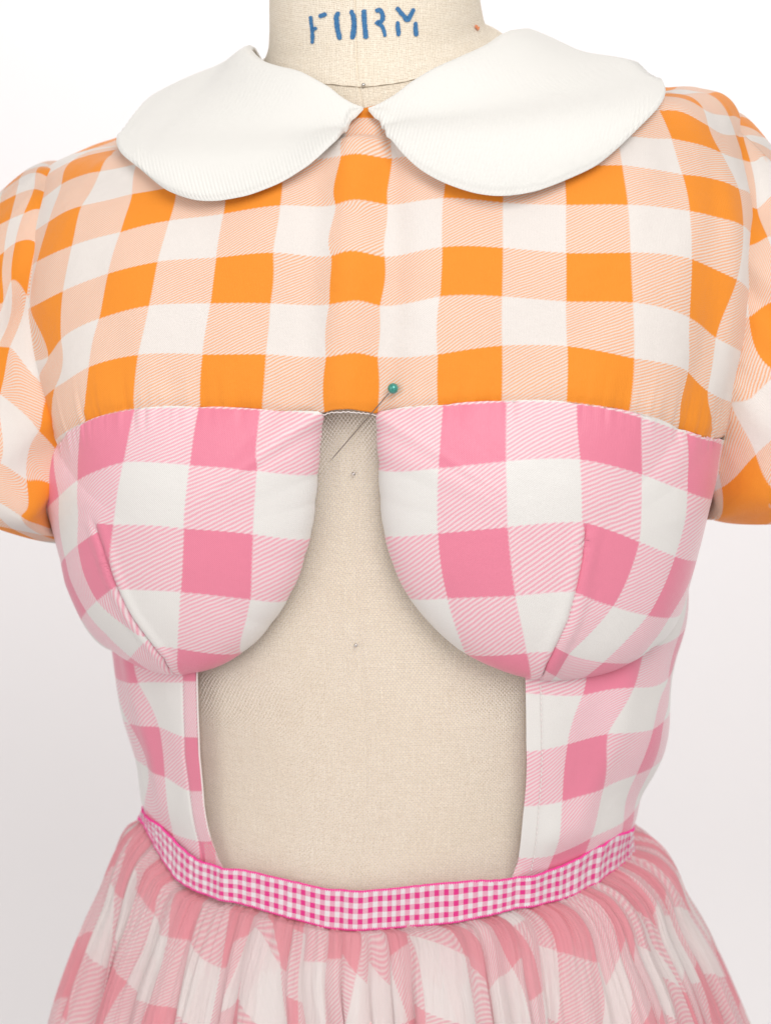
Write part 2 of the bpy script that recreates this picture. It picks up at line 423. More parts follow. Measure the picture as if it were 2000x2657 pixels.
def fit(rows, offs, it=4):             # adjust the rings until their outline, with the cloth on, is the traced one
    rows = [list(map(lambda q: list(q) if isinstance(q, tuple) else q, r)) for r in rows]; want = [(r[0][0], r[1][0]) for r in rows]
    thq = np.radians(np.arange(-180, 180, 1.0))
    for _ in range(it):
        Lf = Loft([(tuple(r[0]), tuple(r[1])) + tuple(r[2:]) for r in rows])
        for i, r in enumerate(rows):
            px = project(Lf.at(thq, np.full(thq.shape, float(i)), offs[i]))[:, 0]
            r[0][0] += want[i][0] - px.min(); r[1][0] += want[i][1] - px.max()
    return Loft([(tuple(r[0]), tuple(r[1])) + tuple(r[2:]) for r in rows])
B = fit(rows, [0.0] * 6 + [0.001, 0.002] + [0.0035] * 6 + [0.004, 0.005] + [0.0058] * 6 + [0.0075] * 5)
def met(th, s): return np.stack([np.asarray(th) * 0.15, B.h(s)], -1)
def gs(x, m, w): return np.exp(-((x - m) / w)**2)
def ss(x, a, b): t = np.clip((x - a) / (b - a), 0, 1); return t * t * (3 - 2 * t)

S_SEAM = 14.4
def d_yoke(th, s):
    w = ss(s, 7.5, 14.2)
    thd = np.degrees(th)
    m = 0.011 + 0.012 * gs(thd, -40, 22) + 0.012 * gs(thd, 40, 22)
    m = m * (1 - 0.75 * ss(np.abs(thd), 68, 100))
    d = 0.0035 + w * m
    # soft pleats at the centre front and shallow drapes toward the armholes
    f = ss(s, 5.5, 8)
    f2 = ss(s, 8.3, 10.4)
    d = d + f2 * (0.0040 * gs(thd, FOLD, 2.0) - 0.0028 * gs(thd, FOLD + 4.6, 1.9) - 0.0010 * gs(thd, FOLD - 4.0, 1.6) + 0.0010 * gs(thd, FOLD + 9, 2.5))
    d = d + 0.0022 * ss(s, 10, 13) * gs(thd, 66 - (s - 12) * 2.0, 5.0) - 0.0020 * ss(s, 10, 13) * gs(thd, 58 - (s - 12) * 2.0, 4.0)
    d = d + 0.0022 * ss(s, 10, 13) * gs(thd, -64 + (s - 12) * 1.5, 4.5) - 0.0020 * ss(s, 10, 13) * gs(thd, -57 + (s - 12) * 1.5, 4.0)
    d = d + f * (0.0009 * noise2(thd * 0.10 + 50, s * 0.9 + 5, 71) + 0.0005 * noise2(thd * 0.22 + 50, s * 1.4 + 5, 72))
    return d
def d_flat(th, s):                      # the yoke without its pleats, for what lies on top of it
    t_ = np.degrees(th); m = 0.011 + 0.012 * gs(t_, -40, 22) + 0.012 * gs(t_, 40, 22)
    return 0.0035 + ss(s, 7.5, 14.2) * m * (1 - 0.75 * ss(np.abs(t_), 68, 100))
FOLD = 0.0
FOLD = float(np.degrees(B.cast([(916, 700)], 0.008)[0][0]))

# ---- dress form -------------------------------------------------------------
form = empty('dress_form', (0, 0, 1.0))
tag(form, 'beige linen covered dress form with blue stencilled neck, wearing the gingham dress', 'dress form')
def arc_uv(P):                          # metres along the cloth, measured from the centre front
    mid = P.shape[1] // 2
    du = np.concatenate([np.zeros((P.shape[0], 1)), np.cumsum(np.linalg.norm(np.diff(P, axis=1), axis=-1), axis=1)], 1)
    du -= du[:, mid:mid + 1]
    v = np.concatenate([[0], np.cumsum(np.linalg.norm(np.diff(P[:, mid], axis=0), axis=-1))])
    return np.stack([du, np.repeat(v[:, None], P.shape[1], 1)], -1)
ns = B.cast([(720, 203), (776, 211), (860, 216), (945, 223), (1041, 211), (1101, 196), (1200, 174), (1250, 160)], 0.001)
def s_seam_neck(t_): return np.interp(t_, ns[:, 0], ns[:, 1])
thd = np.concatenate([np.linspace(-180, -3, 150), np.linspace(-2.6, -0.7, 6), [-0.45, -0.2, 0, 0.2, 0.45], np.linspace(0.7, 2.6, 6), np.linspace(3, 180, 150)])
th = np.radians(thd); s_t = np.linspace(3.4, B.N, 250)
TH, S = np.meshgrid(th, np.linspace(0, 1, 250)); S = s_seam_neck(TH) + (B.N - s_seam_neck(TH)) * S; P = B.at(TH, S, 0.0)
groove = -0.0005 * gs(np.degrees(TH), 0, 0.28) + 0.0003 * gs(np.abs(np.degrees(TH)), 0.75, 0.4)
dent = -0.0055 * ss(np.abs(np.degrees(TH) + 1), 6, 30) * (1 - ss(np.abs(np.degrees(TH)), 60, 90)) * ss(S, 15.2, 17.2) * (1 - ss(S, 18.8, 22.9))
P = B.at(TH, S, groove + dent)
o = grid_obj('torso', P, M_linen, None, {'uvA': arc_uv(P)}, flip=True); keep(o, form)
s_n = np.linspace(0, 1, 90); TH, S = np.meshgrid(th, s_n); S = S * s_seam_neck(TH)
P = B.at(TH, S, -0.0005 * gs(np.degrees(TH), 0, 0.28) + 0.0003 * gs(np.abs(np.degrees(TH)), 0.75, 0.4) + 0.0003)
uvn = arc_uv(P); k = 0.07
uvn = np.stack([uvn[..., 0] * cos(k) + uvn[..., 1] * sin(k), -uvn[..., 0] * sin(k) + uvn[..., 1] * cos(k)], -1)
o = grid_obj('neck', P, M_linen_neck, None, {'uvA': uvn}, flip=True); keep(o, form)
cap = P[0]; cc = cap.mean(0)
V = [cc + (0, 0, 0.006)] + list(cap[:-1]); n = len(V) - 1
o = link('neck_cap', mesh_from('neck_cap', V, [[0, 1 + (i + 1) % n, 1 + i] for i in range(n)], {'uvA': np.array(V)[:, :2]}), M_linen); keep(o, form)
# neck seam: where the neck piece is stitched to the torso
tt = np.radians(np.linspace(-175, 175, 260)); s_ns = s_seam_neck(tt)
o = tube('neck_seam', B.at(tt, s_ns, 0.0006 + 0.0002 * np.sin(np.arange(260) * 1.3)), 0.00020, M_seamthread); keep(o, form)

# stencilled letters, each a thin layer of ink on the neck (zoom units of the photograph)
def ZP(x, y): return (760 + x / 4.1625, y / 4.1625)
letters = {
 'F': [[(190, 175, 17), (196, 250, 18), (206, 320, 18), (210, 390, 18), (208, 458, 17)], [(206, 312, 18), (250, 298, 17)], [(286, 172, 19), (322, 158, 24), (354, 150, 20)]],
 'O': [[(490, 130, 20), (470, 180, 26), (474, 250, 24), (482, 320, 24), (498, 380, 24), (503, 415, 21)], [(628, 112, 20), (652, 170, 24), (660, 240, 24), (656, 320, 26), (645, 385, 26), (636, 408, 20)]],
 'R': [[(766, 108, 24), (770, 180, 24), (774, 260, 24), (782, 340, 24), (788, 400, 25)], [(900, 112, 20), (935, 104, 22), (965, 140, 22), (970, 190, 22), (950, 228, 22), (905, 240, 22), (945, 262, 20), (975, 300, 18), (988, 350, 17), (994, 385, 14)]],
 'M': [[(1125, 82, 22), (1165, 130, 22), (1205, 175, 22), (1236, 208, 24), (1270, 160, 22), (1304, 94, 20)], [(1130, 232, 18), (1134, 290, 22), (1140, 345, 22), (1140, 378, 17)], [(1325, 240, 18), (1325, 310, 22), (1332, 375, 22)]]}
for ch, strokes in letters.items():
    V, F, E = [], [], []
    for st in strokes:
        st = np.array(st, float); m = 26; tq = np.linspace(0, len(st) - 1, m); c = interp_table(st, tq)
        tg = np.gradient(c[:, :2], axis=0); tg /= np.linalg.norm(tg, axis=1, keepdims=True); nr = np.stack([-tg[:, 1], tg[:, 0]], 1)
        # rounded ends: extend by the end radius
        ext0 = c[0, :2] - tg[0] * c[0, 2] * 0.8; ext1 = c[-1, :2] + tg[-1] * c[-1, 2] * 0.8
        ctr = np.vstack([ext0, c[:, :2], ext1]); wd = np.concatenate([[c[0, 2] * 0.45], c[:, 2], [c[-1, 2] * 0.45]]); nr = np.vstack([nr[0], nr, nr[-1]])
        wd = wd * (1.42 + 0.08 * noise1(np.arange(len(wd)) * 0.8, ord(ch)))
        base = len(V); cols = np.linspace(-1, 1, 7)
        flat = [ZP(*(ctr[i] + nr[i] * wd[i] * cval)) for i in range(len(ctr)) for cval in cols]
        ts = B.cast(flat, 0.0009); P = B.at(ts[:, 0], ts[:, 1], 0.0009)
        V += list(P); F += [[int(x) + base for x in f] for f in grid_faces(len(ctr), 7)]
        for i in range(len(ctr)):
            e = 0.0 if i in (0, len(ctr) - 1) else 1.0
            E += [min(e, 1 - abs(cv)) for cv in cols]
    o = link('letter', mesh_from('letter', V, F, {'edge': np.array(E)}), M_ink); keep(o, form); o['label'] = 'blue stencilled letter %s on the neck' % ch
for i, (x, y) in enumerate([(1240, 72), (1236, 68), (1200, 166), (1206, 164)]):
    ts = B.cast([(x, y)], 0.001)[0]
    V = []; 
    for a in np.linspace(0, 2 * pi, 9)[:-1]:
        r = (3.4 + random.random() * 2.0); t2 = B.cast([(x + r * cos(a), y + r * 1.3 * sin(a))], 0.001)[0]; V.append(B.at(t2[0], t2[1], 0.0011))
    o = link('chalk_spot', mesh_from('chalk_spot', V, [list(range(8))]), M_spot); keep(o, form)

# ---- sewing pins in the form -----------------------------------------------
def sphere(name, c, r, mat, seg=20, rings=12, squash=1.0):
    ph = np.linspace(0, pi, rings); la = np.linspace(0, 2 * pi, seg, endpoint=False)
    P = np.stack([np.sin(ph)[:, None] * np.cos(la), np.sin(ph)[:, None] * np.sin(la), (np.cos(ph)[:, None] + 0 * la) * squash], -1) * r
    o = link(name, mesh_from(name, P, grid_faces(rings, seg, False, True)), mat); o.location = c; return o
pin_lab = ['silver pin head at the centre front of the neck seam', 'silver pin head in the linen between the two pink cups', 'silver pin head in the linen midriff below both cups, under the net']
for i, (x, y) in enumerate([(944, 222), (918, 1228), (924, 1673)]):
    ts = B.cast([(x, y)], 0.001)[0]; c = B.at(ts[0], ts[1], 0.0020); nn = B.normal(ts[0], ts[1])
    r = empty('sewing_pin', tuple(c)); tag(r, pin_lab[i], 'pin', 'silver pins stuck into the dress form')
    h = sphere('pin_head', (0, 0, 0), 0.00105, M_steel); h.parent = r
    t_ = tube('pin_shaft', [-nn * q_ for q_ in np.linspace(0, 0.012, 4)], 0.0003, M_steel, r)

# ------------------------------------------------------------------ the dress
dress = empty('gingham_dress', (0, 0, 0.9))
tag(dress, 'orange and pink gingham dress with white round collar and open net midriff', 'dress')
def part(o, label=None):
    keep(o, dress)
    if label: o['label'] = label
    return o

# ---- yoke -------------------------------------------------------------------
seam_px = [(150, 1160), (162, 1146), (215, 1101), (292, 1074), (355, 1064), (518, 1060), (629, 1061), (725, 1070), (842, 1071), (865, 1063), (905, 1061), (940, 1067), (974, 1073), (1052, 1058), (1148, 1054), (1310, 1044), (1491, 1049), (1581, 1060), (1671, 1082), (1755, 1115), (1809, 1130), (1850, 1141)]
sm = B.cast(seam_px, d_yoke); sm = sm[np.argsort(sm[:, 0])]
SEAM_TH, SEAM_S = sm[:, 0], sm[:, 1]
def seam_s(th): return np.interp(th, np.concatenate([[-pi, -2.0], SEAM_TH, [2.0, pi]]), np.concatenate([[S_SEAM + .3] * 2, SEAM_S, [S_SEAM + .3] * 2]))
nk = B.cast([(700, 196), (776, 224), (861, 257), (945, 287), (1060, 247), (1120, 215), (1192, 185), (1262, 150)], 0.002)
def neck_s(th): return np.interp(th, np.concatenate([[-pi, -1.9], nk[:, 0], [1.9, pi]]), np.concatenate([[7.0, 6.5], nk[:, 1], [6.5, 7.0]]))
yoke_ctl = {}
def c_(u, v, x, y): yoke_ctl[(u, v)] = (x, y)
for u, v, x, y in [
 (-4,0,232,952),(-3,0,360,920),(-2,0,526,919),(-1,0,691,919),(0,0,847,926),(0.5,0,919,914),(1,0,979,925),(2,0,1135,919),(3,0,1303,896),(4,0,1471,898),(5,0,1644,929),(6,0,1782,964),(7,0,1834,1014),(-5,0,145,1006),
 (-4,1,217,1096),(-3,1,347,1060),(-2,1,516,1057),(-1,1,679,1069),(0,1,841,1072),(1,1,979,1076),(2,1,1135,1056),(3,1,1303,1040),(4,1,1471,1042),(5,1,1634,1066),(6,1,1760,1113),(7,1,1846,1150),(-5,1,144,1140),
 (-4,-1,259,827),(-3,-1,388,793),(-2,-1,547,787),(-1,-1,703,787),(0,-1,856,790),(0.5,-1,925,779),(1,-1,985,793),(2,-1,1141,769),(3,-1,1303,769),(4,-1,1468,782),(5,-1,1641,785),(6,-1,1786,824),(7,-1,1855,876),(-5,-1,161,880),(-6,-1,128,925),
 (-4,-2,282,710),(-3,-2,410,679),(-2,-2,562,668),(-1,-2,710,655),(0,-2,861,664),(0.4,-2,905,650),(1,-2,997,666),(2,-2,1147,641),(3,-2,1305,643),(4,-2,1468,656),(5,-2,1635,655),(6,-2,1792,672),(7,-2,1909,725),(-5,-2,166,755),(-6,-2,82,798),
 (-4,-3,314,603),(-3,-3,441,573),(-2,-3,581,555),(-1,-3,728,533),(0,-3,873,531),(0.4,-3,914,518),(1,-3,1005,531),(2,-3,1150,514),(3,-3,1305,526),(4,-3,1468,532),(5,-3,1628,532),(6,-3,1787,548),(7,-3,1925,586),(-5,-3,189,638),(-6,-3,99,679),
 (-4,-4,344,504),(-1,-4,735,424),(0,-4,886,405),(0.4,-4,921,399),(1,-4,1018,411),(5,-4,1613,429),(6,-4,1768,453),(7,-4,1913,489),(-5,-4,214,535),(-6,-4,129,576),
 (-4,-5,358,426),(-5,-5,262,446),(-6,-5,162,479),(6,-5,1740,360),(5,-5,1600,351),(7,-5,1868,396),(0,-5,898,310),(1,-5,1000,312),
 (-5,-6,306,391),(-6,-6,188,420),(6,-6,1708,288),(7,-7,1822,284),(8,-6,1905,350),(8,-7,1888,302),(6,-7,1700,252),(7,-6,1835,327)]: c_(u, v, x, y)
K = np.array(list(yoke_ctl.keys()), float); X = np.array(list(yoke_ctl.values()))
ts = B.cast(X, d_yoke); tpsY = TPS(met(ts[:, 0], ts[:, 1]), K, 2e-5)
nth = 760; th = np.radians(np.linspace(-180, 180, nth)); f = np.linspace(0, 1, 230)
TH = np.repeat(th[None], len(f), 0); s0 = neck_s(th); s1 = seam_s(th)
S = s0[None] + (s1 - s0)[None] * f[:, None]
dY = d_yoke(TH, S)
# gathers pulled into the bust seam
g = np.exp(-((1 - f[:, None]) / 0.06)**2)
dY = dY + g * (0.0006 * noise1(np.degrees(TH) * 0.9 + 400, 5) + 0.0005 * noise1(np.degrees(TH) * 2.6 + 700, 6)) * ss(np.abs(np.degrees(TH)), 4, 12) - 0.0012 * np.exp(-((1 - f[:, None]) / 0.012)**2)
UV = tpsY(met(TH, S))
P = B.at(TH, S, dY)
yoke = part(grid_obj('yoke', P, M_orange, None, {'uvA': UV}, flip=True, thick=0.0007), 'orange and white gingham yoke of the dress')
# small placket edge under the collar points
# ---- collar -----------------------------------------------------------------
def collar(sign, outer, inner, lab):
    to, ti = np.array([p[0] for p in outer]), np.array([p[0] for p in inner])
    def conv(pts, d):
        out = []
        for p in pts:
            if len(p) == 4: out.append((radians(p[1]), p[2]))
            else: out.append(tuple(B.cast([(p[1], p[2])], d)[0]))
        return np.array(out)
    co, ci = conv(outer, 0.0105), conv(inner, 0.006)
    nt, nv = 620, 44
    t = np.linspace(0, 1, nt)
    def smooth_interp(tk, val):
        # dense linear, then smoothed
        y = np.interp(t, tk, val); k = 32; pad = np.concatenate([2 * y[0] - y[1:k + 1][::-1], y, 2 * y[-1] - y[-k - 1:-1][::-1]])
        w = np.hanning(2 * k + 1); w /= w.sum(); return np.convolve(pad, w, 'valid')
    ot, os_ = smooth_interp(to, co[:, 0]), smooth_interp(to, B.h(co[:, 1]))
    it, is_ = smooth_interp(ti, ci[:, 0]), smooth_interp(ti, B.h(ci[:, 1]))
    v = np.linspace(0, 1, nv)**0.9
    def build(ot, os_):
        TH = it[:, None] + (ot - it)[:, None] * v; HH = is_[:, None] + (os_ - is_)[:, None] * v
        S = B.s_of_h(HH); base = B.base(TH, S)
        # smooth guiding normal: collar lies on the shoulder and stands up a little at the neck
        nrm = B.normal(TH, S, es=1.3)
        width = np.linalg.norm(base[:, -1] - base[:, 0], axis=-1)[:, None]
        opn = ss(t, 0.0, 0.30)[:, None]
        dy = d_flat(TH, S) + 0.0022 * gs(np.degrees(TH), FOLD, 6) * ss(v, .3, .8)[None]
        lift = 0.0022 + dy + 0.0045 * ss(v, 0, 1)[None] * (1 - 0.5 * ss(t, .7, 1))[:, None] * ss(t, 0, .16)[:, None]
        roll = opn * (1 - 0.75 * ss(t, .45, .7))[:, None] * 0.0085 * np.exp(-((v[None] - 0.10) / 0.16)**2)
        up = np.array([0, 0, 1.0])
        def vsm(A_, k):                    # relax the cloth across its width
            w = np.hanning(2 * k + 3)[1:-1]; w /= w.sum(); pad = np.concatenate([2 * A_[:, :1] - A_[:, k:0:-1], A_, 2 * A_[:, -1:] - A_[:, -2:-k - 2:-1]], 1)
            return sum(w[i_] * pad[:, i_:i_ + A_.shape[1]] for i_ in range(2 * k + 1))
        base = vsm(base, 15); nrm = vsm(nrm, 15); nrm /= np.linalg.norm(nrm, axis=-1, keepdims=True)
        c = base + nrm * lift[..., None] + up * roll[..., None] * 0.9
        wav = 0.0010 * noise2(t[:, None] * 9 + 3, v[None] * 2.0 + 5, 11 + (sign > 0)) * ss(v, .2, .6)[None]
        c = c + nrm * wav[..., None]
        return c, nrm, width
    # move the outer edge until it lies on its traced line
    tr = [p for p in outer if len(p) == 3]; tk = np.linspace(0, tr[-1][0], 44); tt_ = np.array([p[0] for p in tr])
    def sm_(y):
        yy = np.interp(np.linspace(0, tr[-1][0], 440), tt_, y); w = np.hanning(61); w /= w.sum()
        pad = np.concatenate([2 * yy[0] - yy[30:0:-1], yy, 2 * yy[-1] - yy[-2:-32:-1]]); return np.interp(tk, np.linspace(0, tr[-1][0], 440), np.convolve(pad, w, 'valid'))
    want = np.stack([sm_([p[1] for p in tr]), sm_([p[2] for p in tr])], 1); aim = want.copy(); wt = 1 - ss(tk, tr[-1][0] * 0.72, tr[-1][0] * 0.99)
    for _ in range(5):
        c, nrm, width = build(ot, os_)
        ed = project(c[:, -1] + nrm[:, -1] * 0.001); cur = np.stack([np.interp(tk, t, ed[:, k]) for k in range(2)], 1)
        aim = aim + (want - cur) * wt[:, None] * 0.8
        q_ = B.cast(aim, 0.0105); wl = ss(t, tr[-1][0] * 0.66, tr[-1][0] * 0.99)
        k_ = 18; hw_ = np.hanning(2 * k_ + 1); hw_ /= hw_.sum()
        def sm2(y): return np.convolve(np.concatenate([2 * y[0] - y[k_:0:-1], y, 2 * y[-1] - y[-2:-k_ - 2:-1]]), hw_, 'valid')
        ot = ot * wl + sm2(np.interp(t, tk, q_[:, 0])) * (1 - wl); os_ = os_ * wl + sm2(np.interp(t, tk, B.h(q_[:, 1]))) * (1 - wl)
    c, nrm, width = build(ot, os_)
    # thickness with a rounded outer edge and corduroy ribs
    dist = (1 - v)[None] * width
    hw = 0.0021 * np.sqrt(np.clip(1 - (1 - np.clip(dist / 0.0028, 0, 1))**2, 0, 1)) * (0.25 + 0.75 * ss(t, -.01, 0.10))[:, None]
    hin = np.sqrt(np.clip(1 - (1 - np.clip(v[None] * width / 0.0025, 0, 1))**2, 0, 1)); hw = hw * hin
    rib = 0.00034 * np.sin((c[..., 0] * 0.95 + c[..., 2] * 0.30 * (-sign)) / 0.00185 * 2 * pi) * np.clip(hw / 0.0021, 0, 1)
    rib = rib * (0.14 + 0.86 * np.exp(-(dist / 0.012)**2))
    top = c + nrm * (hw + rib + 0.001)[..., None]; bot = c - nrm * (hw - 0.001)[..., None]
    loop = np.concatenate([top, bot[:, ::-1]], 1)
    o = grid_obj('collar', loop, M_collar, None, None, wrap_n=True, flip=(sign > 0))
    part(o, lab); return o
collar(-1, [(0, 943, 283), (.06, 903, 324), (.11, 861, 375), (.17, 801, 429), (.23, 729, 474), (.30, 644, 507), (.37, 560, 522), (.42, 500, 519), (.47, 440, 498), (.53, 380, 456), (.58, 340, 404), (.60, 331, 352), (.67, -85, 7.4, 1), (.75, -104, 7.4, 1), (.84, -130, 8.0, 1), (1, -179, 9.0, 1)],
          [(0, 942, 277), (.15, 861, 244), (.33, 776, 212), (.48, -68, 4.7, 1), (.60, -92, 4.9, 1), (.8, -130, 6.2, 1), (1, -179, 6.8, 1)], 'left white corduroy collar lobe')
collar(1, [(0, 956, 287), (.05, 985, 318), (.11, 1012, 360), (.16, 1048, 402), (.21, 1090, 441), (.27, 1150, 474), (.33, 1228, 501), (.39, 1300, 510), (.44, 1390, 498), (.49, 1480, 462), (.54, 1552, 426), (.60, 1630, 366), (.65, 1679, 300), (.71, 84, 7.55, 1), (.78, 104, 7.5, 1), (.86, 130, 8.0, 1), (1, 179, 9.0, 1)],
          [(0, 958, 279), (.14, 1060, 232), (.25, 1120, 211), (.36, 1192, 178), (.50, 72, 5.2, 1), (.62, 92, 5.5, 1), (.8, 130, 6.3, 1), (1, 179, 6.9, 1)], 'right white corduroy collar lobe')

# ---- bodice side panels -----------------------------------------------------
RT = B.cast([(375, 2104), (420, 2140), (522, 2227), (565, 2239), (661, 2260), (751, 2284), (841, 2308), (931, 2314), (1000, 2308), (1120, 2293), (1240, 2278), (1330, 2272), (1420, 2254), (1480, 2233), (1541, 2200), (1601, 2164), (1643, 2133)], 0.006)
#print('RT', [tuple(np.round((np.degrees(a), b), 2)) for a, b in RT])
RB = B.cast([(384, 2131), (408, 2182), (468, 2272), (517, 2302), (577, 2323), (661, 2347), (781, 2386), (871, 2410), (931, 2412), (1000, 2407), (1060, 2401), (1180, 2389), (1324, 2350), (1384, 2341), (1468, 2323), (1541, 2284), (1577, 2257), (1625, 2206), (1640, 2170)], 0.007)
#print('RB', [tuple(np.round((np.degrees(a), b), 2)) for a, b in RB])
def ringcurve(R, th, sL, sR):
    R = R[np.argsort(R[:, 0])]; k = (np.abs(R[:, 0]) < radians(68)); R = R[k]
    y = np.interp(th, np.concatenate([[-pi, -1.65, -1.42], R[:, 0], [1.42, 1.65, pi]]), np.concatenate([[sL + .4, sL + .4, sL], R[:, 1], [sR, sR + .5, sR + .5]]))
    k = max(4, len(th) // 75); w = np.hanning(2 * k + 1); w /= w.sum(); return np.convolve(np.pad(y, k, mode='edge'), w, 'valid')
def top_s(th): return ringcurve(RT, th, 21.75, 21.35)
def bot_s(th): return ringcurve(RB, th, 22.1, 22.3)

def panel(name, sign, edge_px, ctl, ctlB, seam_px, dfun, lab, bside):
    e = B.cast(edge_px, dfun)
    nS = 200
    e = e[np.argsort(e[:, 1])]
    thE = lambda s: np.interp(s, e[:, 1], e[:, 0])
    f = np.linspace(0, 1, nS); g = np.linspace(0, 1, 260)**1.3
    s = 14.6 + (B.N - 3.4 - 14.6) * f
    s_end = np.maximum(np.interp(sign * pi, [-pi, pi], [0, 0]) + s, s)
    th0 = thE(s); TH = th0[:, None] + (sign * pi - th0)[:, None] * g; S = np.repeat(s[:, None], len(g), 1)
    cv = np.linspace(-pi, pi, 721); send = np.interp(TH, cv, top_s(cv) * 0.6 + bot_s(cv) * 0.4); S = 14.6 + (send - 14.6) * f[:, None]
    P = B.at(TH, S, dfun)
    def uvf(c):
        c = np.array(c, float); t_ = B.cast(c[:, 2:], dfun); return TPS(met(t_[:, 0], t_[:, 1]), c[:, :2], 3e-5)(met(TH, S))
    A = uvf(ctl); Bv = uvf(ctlB) if ctlB else A
    if seam_px:
        sp = B.cast(seam_px, dfun); sp = sp[np.argsort(sp[:, 1])]
        sd = (TH - np.interp(S, sp[:, 1], sp[:, 0])) * 0.15 * bside
        side = sd / 0.00025
        P = B.at(TH, S, lambda a, b: dfun(a, b) - 0.0007 * gs(sd, 0, 0.0009))
    else: side = np.full(TH.shape, -5.0)
    o = grid_obj(name, P, M_pink, None, {'uvA': A, 'uvB': Bv, 'side': side}, flip=(sign > 0), thick=0.0009)
    return part(o, lab)
def d_left(th, s):
    t = np.degrees(th)
    return 0.0055 + 0.0035 * (1 - 0.4 * ss(s, 20.5, 21.5)) * gs(t, -35, 12) + 0.0012 * (1 - ss(s, 20.3, 21.5)) * np.sin(s * 2.1 + t * 0.10) * ss(-t, 35, 60) + 0.0025 * gs(t, -52 + (s - 20) * 1.0, 5) * ss(s, 16, 18) * (1 - ss(s, 20, 21.4))
def d_right(th, s):
    t = np.degrees(th)
    return 0.0055 + 0.0035 * (1 - 0.4 * ss(s, 20.5, 21.5)) * gs(t, 32, 12) + 0.0024 * (1 - ss(s, 20.3, 21.5)) * np.sin(s * 2.4 - t * 0.09) * ss(t, 30, 50) + 0.0026 * gs(t, 52 + (19 - s) * 3, 6) * ss(s, 16, 18) * (1 - ss(s, 20, 21.4)) + 0.0015 * gs(t, 40, 4) * gs(s, 20.6, 0.6)
LP = lambda x, y: (300 + x / 2.765, 1600 + y / 2.765)
RP = lambda x, y: (1250 + x / 3.16, 1600 + y / 3.16)
ctlL = [(u, v + 1, x, y) for u, v, x, y in [(1,0,362,1771),(2,0,475,1770),(0,0,302,1753),(1,1,416,1886),(2,1,480,1912),(0,1,339,1877),(1,2,431,2016),(2,2,493,2052),(0,2,388,1992),(1,3,452,2162),(2,3,515,2182),(0,3,380,2096),(2,-1,470,1640),(1,-1,350,1650),(0,-1,285,1640),(1.4,2.5,424,2085+0),(3,0,560,1768),(3,1,565,1915)]]
ctlL = [c for c in ctlL if c[0] != 1.4]
ctlLB = [(u, v, x, y) for u, v, x, y in [(0.1,1,479,1767),(0.85,1,512,1767),(0.1,2,481,1911),(0.85,2,515,1912),(0.1,3,493,2052),(0.8,3,524,2052),(0.1,4,516,2182),(0.8,4,546,2182),(0.1,0,478,1620),(0.85,0,510,1620)]]
ctlLB = [(u, v + 0, x, y) for u, v, x, y in ctlLB]
edgeL = [(511, 1300), (511, 1746), (513, 1853), (517, 1962), (528, 2088), (546, 2179), (566, 2238), (600, 2330)]
panel('side_panel', -1, edgeL, ctlL, ctlLB, [(470, 1400), (477, 1745), (481, 1962), (495, 2070), (528, 2229), (545, 2300)], d_left, 'left pink gingham side panel below the cup', 1)
edgeR = [(1361, 1300), (1361, 1761), (1362, 1853), (1361, 1964), (1356, 2075), (1345, 2170), (1331, 2268), (1320, 2340)]
ctlR = [(u + 1, v + 1, x, y) for u, v, x, y in [(0,0,1300,1790),(1,0,1509,1803),(0,1,1300,1950),(1,1,1470,1930),(2,1,1576,1903),(2,2,1562,2045),(1,2,1456,2079),(2,0,1641,1784),(2,-1,1671,1679),(3,0,1729,1760),(3,1,1691,1891),(3,2,1648,2008),(3,3,1614,2132),(2,3,1530,2173),(1,3,1434,2217),(0,2,1300,2090),(0,3,1290,2222),(1,-1,1530,1650),(0,-1,1310,1640),(4,0,1755,1740),(4,1,1718,1870)]]
panel('side_panel', 1, edgeR, ctlR, None, None, d_right, 'right pink gingham side panel with a white topstitched edge', 1)
# topstitching down the right panel
sp = B.cast([(1400, 1775), (1402, 1850), (1403, 1916), (1402, 2011), (1392, 2138), (1375, 2262)], d_right)
hh = np.linspace(B.h(sp[0, 1]), B.h(sp[-1, 1]), 37); V, F = [], []
for i in range(36):
    h0 = hh[i] + 0.0003; h1 = hh[i + 1] - 0.0008
    q = np.linspace(h0, h1, 5); s_ = B.s_of_h(q); t_ = np.interp(s_, sp[:, 1], sp[:, 0])
    pc = B.at(t_, s_, lambda a, b: d_right(a, b) + np.array([.0010, .0015, .0017, .0015, .0010])); w = np.linspace(0, 2 * pi, 6, endpoint=False)
    ring = pc[:, None] + 0.00030 * (np.array([1, -.2, 0])[None, None] * np.cos(w)[None, :, None] + np.array([-.2, -1, 0])[None, None] * np.sin(w)[None, :, None])
    b0 = len(V); V += list(ring.reshape(-1, 3)); F += [[int(x) + b0 for x in f] for f in grid_faces(5, 6, False, True)]
part(link('topstitching', mesh_from('topstitching', V, F), M_thread_w))
# white piping along the left opening edge
e = B.cast(edgeL[1:7], d_left); sN = np.linspace(e[0, 1] - 0.6, e[-1, 1] + 0.1, 120); tN = np.interp(sN, e[:, 1], e[:, 0])
part(tube('edge_piping', B.at(tN, sN, lambda a, b: d_left(a, b) - 0.0001), 0.0005, M_thread_w))


